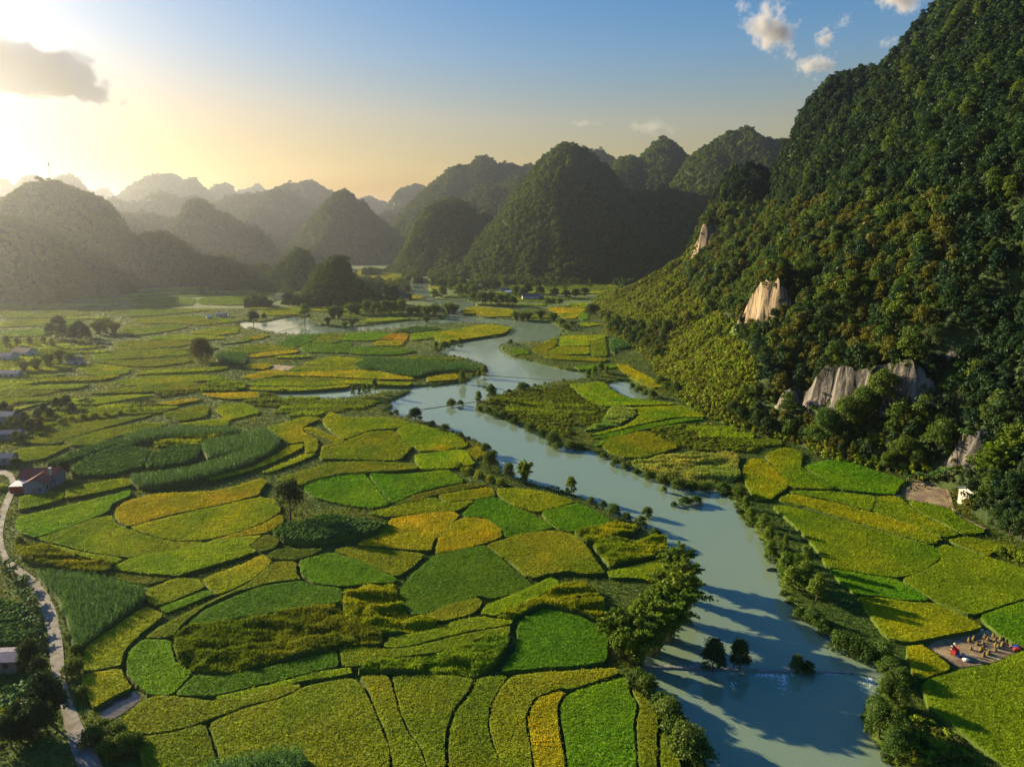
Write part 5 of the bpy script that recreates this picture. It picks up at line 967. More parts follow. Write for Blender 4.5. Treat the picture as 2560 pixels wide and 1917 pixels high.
# look | kind | where | group | u,v,h[,w] ...
PLANTS = """
bamboo clump|bamboo|in the big grove on the left river bank|big bamboo grove|1548,1640,13 1590,1655,15 1632,1622,16 1668,1590,16 1692,1540,15 1700,1488,13 1690,1440,12
leafy bush|bush|on the left bank above the big bamboo grove|left bank bushes|1600,1316,3.2 1565,1303,2.6 1533,1292,4.0 1506,1270,2.4 1478,1258,2.0 1640,1345,3
small bright tree|warm|standing alone on the left bank below the tall bamboo|left bank trees|1428,1236,6
tall bamboo|bamboo|at the water's edge on the left bank, mid river|left bank bamboo|1312,1214,10.5,.75
bushy tree|tree|beside the tall bamboo on the left bank|left bank trees|1272,1200,6 1224,1176,7
bright lime bush|limebush|on the bank left of the tall bamboo|bright bank bushes|1148,1172,2.4 1172,1185,2.6 1198,1196,2.8 1226,1206,2.6 1252,1214,2.6 1160,1182,2
bush|bush|along the upper left bank above the river bend|upper left bank bushes|1214,1128,3.2 1150,1094,2.6 1112,1080,3.6 1082,1064,2.2 978,1034,2.4 990,1030,2.2 1232,1140,3
large spreading bush|dark|at the left bank where the lower weir begins|weir bushes|1038,1054,6.2,1.4
slender bushy tree|column|in the row between the silver creek and the river|row of slender trees|884,994,7 899,994,6 911,992,6.5 922,991,7 938,984,9
tree|tree|on the tip of the right bank opposite the creek|right bank tip trees|1228,1004,9,.8
thin small tree|warm|left of the tree on the right bank's tip|right bank tip trees|1196,1006,6.5
low bush|bush|under the trees on the right bank's tip|right bank tip bushes|1200,1024,3 1220,1030,3.2 1240,1040,3
bush growing on the weir|bush|in mid river near the silver creek|weir bushes|1129,1017,4.2 1151,1013,3.0
wide low bush|bush|along the upper edge of the tussocky meadow|meadow edge bushes|1308,974,4,1.5 1273,984,2.6
bush|bush|along the right bank below the tussocky meadow|right bank bushes|1256,1042,3.4 1284,1057,3.6 1328,1077,4.2 1354,1087,3.4 1383,1106,5.2 1427,1119,3.8 1448,1120,3.2
drooping bush|bush|standing in the water at the right bank|bushes in the water|1394,1124,3.2
leafy bush|bush|along the right bank between terrace and harvested straw field|right bank hedge|1508,1140,3.2 1538,1158,3.6 1564,1168,3.2 1590,1180,3 1620,1192,3.8 1655,1204,4.2 1695,1219,4.6 1728,1220,4.2 1765,1222,3.8 1810,1228,4.6 1846,1240,4.2
tall leafy bush|warm|along the right bank beside the rounded olive-green paddy|right bank thicket|1864,1272,5 1876,1306,5.5 1908,1328,6.5 1920,1362,6.5 1926,1392,6.5
tree|warm|in the big thicket on the right bank|big right bank thicket|1963,1378,5.5,.6 1964,1452,8.5 2012,1480,9 2040,1502,8 1978,1476,7.5 2014,1424,7.5 1990,1440,7
bush|bush|on the right bank between the big thicket and the lowest weir|lower right bank bushes|1998,1536,3 2034,1554,4 2062,1572,4.2 2104,1614,5 2140,1626,5 2168,1640,4.2 2208,1650,4.2 2224,1690,4.2 2246,1708,4.2
leafy tree|tree|on the right bank below the lowest weir|bottom right bank trees|2214,1756,6 2246,1768,5.5 2190,1812,6.5 2198,1842,7.5 2228,1856,7.5 2252,1872,6.5 2240,1898,6.5
grassy islet clump|bush|in the middle of the river|mid river clumps|1660,1230,2.4,.7 1617,1292,3.2 1714,1262,2.8,1.3 1740,1258,2.8,1.2 1685,1265,1.6
young tree|dark|growing on the lowest weir|trees on the lowest weir|1782,1679,7 1848,1675,6.5,.8
spiky shrub|bush|on the right part of the lowest weir|shrubs on the lowest weir|1992,1680,4,.5 2016,1682,2.6
bush|bush|along the bottom left bank below the lowest weir|bottom left bank bushes|1590,1712,3.4 1618,1733,3.6 1652,1772,3 1668,1808,4.6 1688,1832,3.6 1716,1882,5 1738,1904,4.4
lone dark tree|oldtree|standing on the leafy knoll amid the paddies|lone tree|727,1304,12.5
dense tree|dark|beside the road in the bottom left corner|roadside trees|122,1806,9.5,.85 92,1850,7 60,1840,6.5 30,1870,6 74,1674,6 100,1700,4.5
banana plant|banana|on the verge left of the road|roadside banana plants|36,1760,5 58,1748,4.6 20,1790,5 72,1578,4.2 66,1548,4.4 80,1600,4 62,1500,4 74,1520,3.8 12,1430,4.4 30,1440,4 50,1470,4 30,1816,5
bush|bush|on the right verge of the road|right verge bushes|186,1686,3.2 190,1640,2.6 178,1600,2.2 160,1540,1.8 232,1862,3 256,1838,2.8 292,1852,3.2 312,1884,3.6 342,1868,2.6 270,1890,3.2 205,1740,2
small tree|dark|at the right end of the red-roofed house|house tree|160,1192,6
banana plant|banana|in the row behind the hedge, left of the thin yellow streak|banana row|326,1012,4.5 341,1010,4.8 356,1012,4.4 371,1010,4.6 382,1013,4.2 200,1016,4.6 214,1014,4.8 229,1017,4.6
garden tree|tree|beside the grey-blue sheds|shed trees|40,1104,4.5 54,1108,4 30,1070,5.5 44,1074,5 36,1166,3.5
garden tree|dark|in the gardens above the grey-blue sheds|garden trees|10,1034,6 30,1048,5.5 48,1052,5.5 62,1064,6 78,1082,6 96,1052,5.5 111,1037,5.5 126,1047,5 146,1027,6.5 166,1022,6.5 181,1030,4.5 102,1077,4.5
hedge bush|limebush|in the hedge below the garden trees|garden hedge|122,1078,3 152,1064,3 180,1056,3 208,1051,3 236,1047,2.8 264,1043,2.6 300,1036,2 330,1030,2 350,1028,1.8
feathery bamboo|bamboo|by the roofs at the left edge|left edge bamboo|60,932,10 91,928,11 122,918,12 150,908,12 176,912,10
rounded tree|warm|behind the roofs at the left edge|left edge trees|18,870,9 44,868,8 75,864,7 110,864,8 131,870,7
hazy dark tree|dark|in the grove under the antenna hill|hazy grove|128,846,12 158,852,13 186,856,13 216,852,12 148,828,12 200,842,13
hazy bamboo|bamboo|at the right end of the grove under the antenna hill|hazy grove|246,836,15 262,832,15 286,836,14
big round tree|round|alone among the paddies left of the river|round tree|505,904,15.5
dark tree|dark|on the shore at the left end of the far reach|far reach trees|634,808,11 660,799,5.5
tall vine-covered tree|column|rising from the water in the far reach|far reach trees|762,810,19,1.05
bamboo clump|bamboo|on the upper shore of the far reach|far reach bamboo|832,797,16 848,795,14 820,813,9,.7 862,821,9,.7 880,816,9,.7 878,787,15 892,787,14
tree|warm|in the row above the far reach|row above the far reach|920,785,13,1.3 940,787,12,1.3 962,785,13,1.3 985,784,12,1.3 1006,782,13,1.3 946,792,8
arching bamboo|bamboo|at the mouth of the upstream channel|channel mouth bamboo|1026,789,12 1046,787,12 1067,792,14 1086,787,13 1066,804,9 1121,783,15,.9 1134,784,14
dark tree|dark|beyond the far reach near the riverside cone|trees by the riverside cone|904,744,12 926,742,10 890,752,10 966,747,14 986,747,15 1018,737,12,.7 1020,707,9 1000,724,8
dark tree|dark|in the belt at the foot of the riverside cone|belt under the cone|722,766,14,1.2 746,769,13,1.2 772,767,12,1.2 800,769,13,1.2 830,767,12,1.2 860,764,12,1.2
tree|warm|beside the upstream channel, left of the village|village edge trees|1086,747,13,1.2 1106,744,14,1.2 1126,727,11,1.2 1146,742,16,1.2 1166,740,15,1.2 1182,744,15,1.2
tree|tree|in front of the village|village trees|1186,762,14 1206,764,15 1226,762,14 1250,764,12 1268,764,13 1282,766,11 1290,744,14 1306,747,13 1369,767,9 1381,765,8 1399,764,8
tree|dark|behind the village at the foot of the central cone|trees behind the village|1215,728,12,1.3 1240,725,12,1.3 1320,735,12,1.3 1415,747,10,1.3 1440,744,10,1.3 1462,742,11,1.3 1350,738,11,1.3 1385,742,11,1.3
bamboo clump|bamboo|on the bank across from the village fields|far bank bamboo|1290,799,11 1306,801,11 1321,800,10 1350,799,12 1384,802,10 1404,816,9
small bush|bush|by the river's far corner|far corner bushes|1413,824,5 1431,814,4 1276,860,3.6
tree|tree|at the foot of the grassy spur|spur foot trees|1476,792,12 1487,787,10 1526,832,6.5 1538,840,6.5 1560,845,8 1585,850,9 1605,856,8 1625,862,9
narrow bushy tree|column|on the left bank of the middle bend|middle bend trees|1090,885,9
low bush|bush|along the left bank of the middle bend|middle bend bushes|1111,870,6 1131,860,4.2 1151,856,4.2
bushy tree|warm|at the tip of the corn point|corn point trees|1157,956,8 1211,940,7.5 1196,942,5.5
bushy tree|warm|between the river and the little pond|little pond trees|1470,947,5.5 1486,940,6 1501,932,7 1516,937,5.5
bush|bush|round the far side of the little pond|little pond bushes|1580,967,3.2 1596,977,3.6 1613,987,3.6 1632,994,4.2 1652,962,5 1666,977,5 1692,987,6
dark tree|dark|under the small outcrop left of the long cliff|outcrop trees|1832,1057,6.5 1852,1067,7 1892,1082,9 1916,1092,8.5
tall tree|tree|at the foot of the long grey cliff|cliff foot trees|2026,1122,8 2062,1132,14 2110,1136,14.5 2150,1137,13 2190,1142,14 2216,1180,6.5 2232,1178,8 2256,1182,9 2290,1192,6.5 2342,1197,13
banana plant|banana|in the row left of the hut|banana row by the hut|2270,1203,4.2 2300,1203,4.6 2325,1208,4.2 2350,1213,4.6 2374,1218,4.2 2394,1215,5
bamboo clump|bamboo|behind the hut at the right edge|bamboo behind the hut|2450,1250,12 2484,1265,16 2522,1262,15
dark tree|dark|at the right edge below the hut|right edge trees|2492,1327,6.5 2522,1342,8 2548,1302,8.5 2553,1352,8
pale bush|limebush|in the pale shrubs at the right edge|pale right edge shrubs|2500,1387,2.6 2526,1392,3 2546,1397,3 2556,1407,3
"""
NPL = 0
for line in PLANTS.strip().split('\n'):
    look, kind, where, group, lst = line.split('|'); it = []
    for t in lst.split():
        a = [float(x) for x in t.split(',')]; it.append(a)
    it.sort(key=lambda a: (a[0], a[1]))
    for i, a in enumerate(it):
        lab = f'{look} {where}' if len(it) == 1 else f'{look} {where}, {ORD[i]} from the left of {len(it)}'
        w = lab.split()
        if len(w) > 16: lab = f'{ORD[i]} {look} from left, {where}'.replace(', left of the thin yellow streak', '')
        if a[1] < 835: a = a[:2]+[a[2]*1.1, (a[3] if len(a) > 3 else 1)*1.25]
        if group in ('right bank hedge', 'right bank thicket', 'lower right bank bushes', 'big right bank thicket', 'bottom right bank trees'): a[2] *= .84
        plant(kind, a[0], a[1], a[2], lab, group if len(it) > 1 else None, a[3] if len(a) > 3 else random.uniform(.9, 1.1), onwater='water' in where or 'mid river' in where or 'middle of the river' in where or 'weir' in where and 'below' not in where and 'between' not in where and 'begins' not in where); NPL += 1
print('PLANTS', NPL)
# ---- scrub along the banks and rough grass on the land between the fields
BUSHP = [proto(crown_mesh('scrub', M[k], 2.2, 1.5, 7, 360, .17, s, zlow=-.4)[0]) for k, s in (('leaf_mid', 81), ('leaf_dark', 82), ('leaf_lime', 83), ('leaf_mid', 84))]
GR_SCRUB = scatter_group('scrub', BUSHP)
pl = RPOLY[0]; S = []
for i in range(len(pl)):
    p, q = pl[i], pl[(i+1) % len(pl)]; L_ = np.linalg.norm(q-p); n = int(L_/max(.9, .004*p[1])*1.6)
    t = rng.random(n); S.append(p+(q-p)*t[:, None]+rng.normal(0, 1.2, (n, 2)))
S = np.vstack(S); sd = river_sd(S); nz = fbm(S[:, 0]/18, S[:, 1]/18, 3, 33); S = S[(sd > .2) & (sd < 5) & (nz+rng.uniform(-.3, .3, len(S)) > -.12) & (S[:, 1] > 60) & (S[:, 1] < 1300)]
uS = proj(np.column_stack((S, S[:, 0]*0))); k_ = ~((uS[:, 0] < 1060) & (uS[:, 1] > 940) & (uS[:, 1] < 1004)) & ((S[:, 1] < 400) | (rng.random(len(S)) < .4)); S = S[k_]
s_ = rng.uniform(.35, 1.05, len(S))*np.clip(S[:, 1]/300, .9, 1.1); zz = ground_z(S)
tag(scatter('bank_scrub', np.column_stack((S, zz+.1)), s_, GR_SCRUB), 'low scrub growing along both river banks', 'scrub')
gP = []
for y0, y1, sp in ((85, 180, .75), (180, 300, 1.05), (300, 480, 1.7), (480, 800, 3.0)):
    gP.append(jit(-y1*1.15-40, y1*.78, y0, y1, sp))
gsz = np.concatenate([np.full(len(p), s) for p, s in zip(gP, (1.0, 1.4, 2.2, 3.6))]); gP = np.vstack(gP)
k = (gP[:, 0] < gP[:, 1]*.76+6) & (gP[:, 0] > -gP[:, 1]*1.1-40); gP, gsz = gP[k], gsz[k]
k = river_sd(gP) > .5; gP, gsz = gP[k], gsz[k]; k = np.ones(len(gP), bool)
for pf in FPOLY+ROADP:
    lo, hi = pf.min(0), pf.max(0); m_ = ((gP > lo) & (gP < hi)).all(1)
    if m_.any(): idx = np.nonzero(m_)[0]; k[idx[inpoly(gP[idx], pf)]] = False
sl = np.where((gP[:, 0] > 60) & (gP[:, 0] < 700) & (gP[:, 1] < 1100), SLOPE.at(gP[:, 0], gP[:, 1]), -9); k &= sl < .3; gP, gsz = gP[k], gsz[k]
nz = fbm(gP[:, 0]/14, gP[:, 1]/14, 3, 44); cG = np.where(nz[:, None] > .12, np.array((.10, .135, .018)), np.array((.055, .095, .016)))*rng.uniform(.7, 1.3, (len(gP), 1))
sz = gsz*rng.uniform(.6, 1.3, len(gP)); tag(scatter('grass', np.column_stack((gP, ground_z(gP))), np.column_stack((sz, sz, np.clip(sz, .5, 1.6)*(.55+.6*np.clip(nz, 0, 1)))), GR_TUFT, None, .3, cG), 'rough grass on the land between the paddies', 'grass')
print('GRASS', len(gP))
for nm_, crop_, t_, lab in (('meadow', 'G', '60,250 250,230 600,175 700,260 880,330 840,430 690,490 600,540 420,470 250,410 100,350', 'tussocks and low shrubs on the meadow at the right river bend'), ('weeds', 'G', '1200,480 1560,440 1750,500 1980,590 1900,640 1780,640 1480,630 1380,600 1200,520', 'tangled weeds between olive plot and slope foot'), ('weeds', 'F', '40,280 300,200 420,290 560,330 200,330 100,320', 'weedy tangle left of the silver creek'), ('weeds', 'E', '1050,200 1380,180 1370,225 1100,265', 'weedy tangle beyond the banana row'), ('weeds', 'D', '1250,1300 1500,1330 1800,1600 1900,1700 1500,1700 1350,1550', 'sunlit weeds on the slope above the bottom right bank')):
    pw = ptsw(crop_, t_, 0); lo, hi = pw.min(0), pw.max(0); Q = jit(lo[0], hi[0], lo[1], hi[1], 1.5); Q = Q[inpoly(Q, pw)]; Q = Q[(fbm(Q[:, 0]/9, Q[:, 1]/9, 3, 66) > -.25) & (river_sd(Q) > 1)]
    tag(scatter(nm_, np.column_stack((Q, ground_z(Q)-.1)), np.column_stack((rng.uniform(.5, 1.1, len(Q)), rng.uniform(.5, 1.1, len(Q)), rng.uniform(.25, .6, len(Q)))), GR_SHRUB), lab, 'weeds')

# ================================================================== BUILDINGS AND SMALL THINGS
def gable(mb, L, W, H, rise):               # closed walls with gable ends, ridge along x
    l, w = L/2, W/2
    mb.add([(-l,-w,-.4),(l,-w,-.4),(l,w,-.4),(-l,w,-.4),(-l,-w,H),(l,-w,H),(l,w,H),(-l,w,H),(-l,0,H+rise),(l,0,H+rise)],
           [(3,2,1,0),(0,1,5,4),(2,3,7,6),(1,2,6,9,5),(3,0,4,8,7),(4,5,9,8),(6,7,8,9)]); return mb
def roof2(mb, L, W, H, rise, o=.45, t=.12):
    l, w = L/2+o, W/2+o; dz = rise*o/(W/2)
    for s in (-1, 1):
        mb.add([(-l,s*w,H-dz+.03),(l,s*w,H-dz+.03),(l,0,H+rise+.03),(-l,0,H+rise+.03),(-l,s*w,H-dz+t+.03),(l,s*w,H-dz+t+.03),(l,0,H+rise+t+.03),(-l,0,H+rise+t+.03)],
               [(0,1,2,3),(4,7,6,5),(0,4,5,1),(3,2,6,7),(0,3,7,4),(1,5,6,2)])
    return mb
def house(u, v, L, W, H, rise, rz, wall, roof, label, door=True, nwin=2, cat='house', name='house'):
    p = gp(u, v); e = empty(name, (p[0], p[1], max(0, float(ground_z(p[None, :2])[0]))), R(rz)); tag(e, label, cat)
    gable(MB(), L, W, H, rise).build('wall', M[wall], e); roof2(MB(), L, W, H, rise).build('roof', M[roof], e)
    if door: MB().box(-.5, .5, -W/2-.05, -W/2+.02, 0, 2.1).build('door', M['wood'], e)
    for k in range(nwin):
        x = -L/2+(k+.5)*L/nwin
        if abs(x) < 1.1: x += 1.6
        f = MB().box(x-.6, x+.6, -W/2-.06, -W/2+.02, 1.0, 2.2).build('window', M['wood'], e); MB().box(x-.5, x+.5, -W/2-.09, -W/2-.03, 1.1, 2.1).build('pane', M['window'], f)
    f = MB().box(L/2-.02, L/2+.06, -.6, .6, 1.0, 2.2).build('window', M['wood'], e); MB().box(L/2+.03, L/2+.09, -.5, .5, 1.1, 2.1).build('pane', M['window'], f)
    return e
# the red-roofed farmhouse: long main roof, front wing, grey lean-to, white canopy over a red base, chimney
p = gp(92, 1222); e = empty('farmhouse', (p[0], p[1], 0), R(8)); tag(e, 'farmhouse with dull red roofs, grey lean-to and white canopy beside the road', 'house')
mb = gable(MB(), 11, 6.5, 3.6, 2.0); mb.v = [(x, y+4.4, z) for x, y, z in mb.v]; mb.build('wall', M['plaster_blue'], e)
mb = roof2(MB(), 11, 6.5, 3.6, 2.0); mb.v = [(x, y+4.4, z) for x, y, z in mb.v]; mb.build('roof', M['tile'], e)
mb = gable(MB(), 7.4, 6.2, 3.3, 1.7); mb.v = [(-y+1.6, x-1.2, z) for x, y, z in mb.v]; mb.build('wing_wall', M['plaster_blue'], e)
mb = roof2(MB(), 7.4, 6.2, 3.3, 1.7); mb.v = [(-y+1.6, x-1.2, z) for x, y, z in mb.v]; rr = mb.build('wing_roof', M['tile'], e)
MB().box(3.6, 4.2, 1.4, 2.0, 3.9, 6.3).box(3.45, 4.35, 1.25, 2.15, 6.3, 6.42).build('chimney', M['plaster'], rr)
MB().add([(-6.2, 1.2, 2.5), (-1.6, 1.2, 3.1), (-1.6, 4.6, 3.5), (-6.2, 4.6, 2.9), (-6.2, 1.2, 2.62), (-1.6, 1.2, 3.22), (-1.6, 4.6, 3.62), (-6.2, 4.6, 3.02)], [(3,2,1,0),(4,5,6,7),(0,1,5,4),(1,2,6,5),(2,3,7,6),(3,0,4,7)]).build('lean_to_roof', M['tin'], e)
MB().box(-6.0, -1.55, 1.4, 4.5, -.3, 2.5).build('lean_to_wall', M['plaster_blue'], e)
MB().add([(-6.4, -3.4, 2.2), (-1.9, -3.4, 2.2), (-1.9, 1.0, 2.7), (-6.4, 1.0, 2.7), (-6.4, -3.4, 2.3), (-1.9, -3.4, 2.3), (-1.9, 1.0, 2.8), (-6.4, 1.0, 2.8)], [(3,2,1,0),(4,5,6,7),(0,1,5,4),(1,2,6,5),(2,3,7,6),(3,0,4,7)]).build('canopy', M['tin_white'], e)
MB().box(-6.3, -2.0, -3.35, -3.2, -.2, 2.15).build('gate', M['red'], e)
for x, y in ((-6.3, .8), (-2.0, .8)): MB().tube([(x, y, -.2), (x, y, 2.6)], .07).build('post', M['steel'], e)
MB().box(.9, 2.1, -4.97, -4.88, 0, 2.1).build('door', M['wood'], e)
for x in (3.4,): f = MB().box(x-.5, x+.5, -4.98, -4.88, 1, 2.1).build('window', M['wood'], e); MB().box(x-.4, x+.4, -5.02, -4.95, 1.1, 2.0).build('pane', M['window'], f)
for y in (-3.2, -1.2): f = MB().box(4.68, 4.78, y-.45, y+.45, .9, 2.2).build('window', M['wood'], e); MB().box(4.74, 4.83, y-.35, y+.35, 1.0, 2.1).build('pane', M['window'], f)
house(4, 1062, 12, 7, 4.6, 1.2, 6, 'plaster_blue', 'tin', 'tall grey-blue shed cut by the left edge, above a lower shed', nwin=3)
house(18, 1096, 11, 5, 2.6, .9, 10, 'plaster_blue', 'tin_violet', 'low grey-blue shed just below the tall shed at left', nwin=2)
house(4, 1158, 9, 5, 2.8, .9, 8, 'plaster_blue', 'tin', 'small grey-blue shed at the left edge above the farmhouse', nwin=2)
house(2, 902, 18, 9, 3.6, 1.8, 0, 'plaster', 'tin_violet', 'wide violet-grey roof at the left edge among bamboo', nwin=3)
house(62, 890, 13, 8, 3.6, 2.2, -12, 'plaster', 'brown_roof', 'brown-roofed house behind the left edge bamboo', nwin=2)
house(26, 944, 12, 7, 3.0, 1.2, 4, 'plaster', 'tin', 'little grey-roofed house in front of the left edge bamboo', nwin=2)
house(190, 912, 8, 6, 3.4, 1.4, 10, 'plaster', 'brown_roof', 'tiny pale house at the right end of the left edge bamboo', nwin=1)
house(12, 1668, 7, 4.2, 2.6, .5, 4, 'wood', 'tin_violet', 'shed with a violet sheet roof left of the road', nwin=1, name='shed', cat='shed')
# village under the central cone
for u, v, L, W, H, ri, rz, wl, rf, lb in [
    (1201, 722, 9, 7, 6, 2.5, 80, 'plaster', 'brown_roof', 'white-gabled house at the left end of the village'),
    (1211, 724, 9, 7, 5.5, 2.5, 85, 'plaster', 'brown_roof', 'pale-gabled house, second from the village\'s left end'),
    (1238, 724, 12, 8, 4, 2, 5, 'plaster', 'tin', 'grey-roofed house in the middle of the village'),
    (1252, 730, 9, 7, 4.5, 2, 70, 'plaster', 'brown_roof', 'small white-ended house in the village middle'),
    (1264, 730, 13, 8, 4, 2, 5, 'plaster', 'brown_roof', 'brown-roofed house right of the village middle'),
    (1273, 736, 10, 7, 3.5, 1.8, -8, 'plaster', 'tin_white', 'pale-roofed house at the village\'s front right'),
    (1326, 750, 21, 11, 5, 3.2, 4, 'plaster', 'brown_roof', 'large brown-roofed house standing apart right of the village'),
    (1351, 748, 8, 6, 4, 1.2, 0, 'plaster_blue', 'tin', 'small blue shed beside the large brown-roofed house')]:
    e = house(u, v, L, W, H, ri, rz, wl, rf, lb, nwin=2); e['group'] = 'village houses'
house(1573, 842, 11, 6, 2.6, 1.6, 5, 'wood', 'brown_roof', 'low brown hut at the foot of the grassy spur', nwin=1, cat='hut', name='hut')
house(554, 792, 9, 7, 3.4, 1.0, 5, 'plaster', 'tin', 'tiny grey shed beside the far concrete lane', nwin=1, cat='shed', name='shed')
house(523, 798, 5, 4, 2.6, .8, 30, 'plaster', 'tin_white', 'tiny white shed left of the grey lane shed', nwin=1, cat='shed', name='shed')
house(2424, 1262, 4.6, 4.6, 5.0, .9, 20, 'plaster', 'tin', 'whitewashed two-storey hut with grey sheet roof under the cliff', nwin=1, cat='hut', name='hut')
# antenna mast on the left hill
f = HILLS['L1']; W = dp(*px('P', 347, 402), 1330); tz = float(f.at(W[0], 1330.0)); e = empty('antenna_mast', (W[0], 1330, tz-1)); tag(e, 'slim lattice antenna mast on the summit of the left hill', 'antenna')
mb = MB(); hgt = W[2]-tz+27
for k in range(3):
    a = k*2.094; mb.tube([(1.5*math.cos(a), 1.5*math.sin(a), 0), (.8*math.cos(a), .8*math.sin(a), hgt)], [.22, .18], 5)
for j in range(9):
    z0, z1 = hgt*j/9, hgt*(j+1)/9; r0, r1 = 1.5-.7*j/9, 1.5-.7*(j+1)/9
    for k in range(3): a, b = k*2.094, (k+1)*2.094; mb.tube([(r0*math.cos(a), r0*math.sin(a), z0), (r1*math.cos(b), r1*math.sin(b), z1)], .10, 4)
mb.build('mast', M['steel'], e)
for k in range(3): a = k*2.094+.5; MB().box(-.5, .5, 1.1, 1.5, hgt-5, hgt+1).build('antenna_panel', M['steel'], e).rotation_euler = (0, 0, a)
MB().box(-3, 3, -2.5, 2.5, -1, 3.4).build('equipment_hut', M['plaster'], e)
# weirs and their white water
def wall_line(name, a, b, w, top, label, seg=1):
    A = gp(*a, WZ); B = gp(*b, WZ); d = B-A; L = np.linalg.norm(d[:2]); n = max(4, int(L/3)); nx = np.array((-d[1], d[0]))/L; V = []; F = []
    for i in range(n+1):
        c = A+d*i/n; j = .25*vnoise(np.array([i*.6]), np.array([L]), 3)[0]; t = top+.06*vnoise(np.array([i*1.7]), np.array([2.0]), 8)[0]
        for s, z in ((-1.6, -3), (-.5, t), (.5, t), (1.6, -3)): V.append((c[0]+nx[0]*(w*s+j), c[1]+nx[1]*(w*s+j), z))
    for i in range(n):
        for k in range(3): F.append((4*i+k, 4*i+k+1, 4*i+k+5, 4*i+k+4))
    return tag(ob(name, mk_mesh(name, V, F, M['concrete'])), label, 'weir')
wall_line('weir', (1596, 1668), (2132, 1682), .5, WZ+.28, 'lowest stone weir with bushes and white water')
wall_line('weir', (1040, 1026), (1196, 1003), .4, WZ+.22, 'thin weir crossing the river by the silver creek')
wall_line('weir', (1208, 938), (1410, 952), .45, WZ+.22, 'straight weir across the wide middle bend')
wall_line('weir', (697, 829), (747, 818), .5, WZ+.2, 'short weir in the glinting far reach')
def foam(name, cx, cy, w, h, n, label, seed):
    r = np.random.default_rng(seed); V = []; F = []
    for i in range(n):
        u = cx+r.normal(0, .42)*w; v = cy+r.beta(1.1, 2.6)*h; q = gp(u, v, WZ+.03); s = r.uniform(.05, .22)*np.exp(-1.0*(v-cy)/h); k = len(V); m_ = 7; ph = r.uniform(0, 6.28); st = r.uniform(1, 3.2)
        V.append((q[0], q[1], WZ+.06))
        for j in range(m_): a = ph+6.283*j/m_; rr_ = s*r.uniform(.6, 1.3); V.append((q[0]+math.cos(a)*rr_, q[1]+math.sin(a)*rr_*st, WZ+.012))
        F += [(k, k+1+j, k+1+(j+1) % m_) for j in range(m_)]
    o = ob(name, mk_mesh(name, V, F, M['foam'])); tag(o, label, 'foam', kind='stuff')
foam('foam', 1930, 1684, 55, 14, 70, 'white water spilling over the middle of the lowest weir', 1)
foam('foam', 1956, 1688, 13, 60, 60, 'streak of foam trailing below the lowest weir', 2)
foam('foam', 2090, 1681, 50, 10, 40, 'white water at the right end of the lowest weir', 3)
foam('foam', 2172, 1695, 20, 36, 45, 'rapids where the lowest weir meets the right bank', 4)
foam('foam', 1832, 1705, 8, 30, 26, 'small sparkle of foam below the weir trees', 5)
foam('foam', 1690, 1664, 60, 6, 50, 'trickle of white water at the left end of the lowest weir', 6)
# straw stacks in the big harvested field
def stack_mesh(seed):
    r = np.random.default_rng(seed); mb = MB(); n = 12; V = []; F = []; prof = [(.50, -.05), (.46, .35), (.36, .7), (.22, .95), (.24, 1.05), (.15, 1.25), (.03, 1.42)]
    for rr_, z in prof:
        for k in range(n): a = 6.283*k/n; q = rr_*r.uniform(.82, 1.2); V.append((q*math.cos(a), q*math.sin(a), z))
    for i in range(len(prof)-1):
        for k in range(n): F.append((i*n+k, i*n+(k+1) % n, (i+1)*n+(k+1) % n, (i+1)*n+k))
    F.append(tuple(range((len(prof)-1)*n, len(prof)*n)))
    mb.add(V, F); return mb.mesh('straw_stack', M['straw'])
STK = [stack_mesh(s) for s in (1, 2, 3)]; pts = parse('1040,365 1140,335 1205,435 1340,430 1080,540 1375,300 1440,345 1560,275 1590,365 1710,340 1610,465 1655,500 1750,460 1825,420 1940,480 1600,565 1290,570 1330,525 1350,680 1450,645')
pts.sort()
for i, (x, y) in enumerate(pts):
    q = gp(2300+x/8.507, 1560+y/8.507, .1); o = bpy.data.objects.new('straw_stack', STK[i % 3]); C.objects.link(o); o.location = q; o.rotation_euler = (random.uniform(-.06, .06), random.uniform(-.06, .06), random.uniform(0, 6)); s = random.uniform(.62, .82); o.scale = (s, s, s*random.uniform(.95, 1.1))
    tag(o, f'conical straw stack on the harvested brown field, {ORD[i]} from the left of twenty', 'straw stack', 'straw stacks')
for i, (x, y) in enumerate(sorted(parse('170,330 190,290 260,360 240,400 300,350 380,400 420,330 450,360 470,290 620,330 660,350 130,400'))):
    q = gp(2240+x/8.507, 1180+y/8.507, .1); o = bpy.data.objects.new('rice_sheaf', STK[i % 3]); C.objects.link(o); o.location = q; s = random.uniform(.5, .7); o.scale = (s, s*1.4, s*.75); o.rotation_euler = (0, 0, random.uniform(0, 6))
    tag(o, f'small rice sheaf on the brown field near the hut, {ORD[i]} from the left of twelve', 'rice sheaf', 'rice sheaves near the hut')
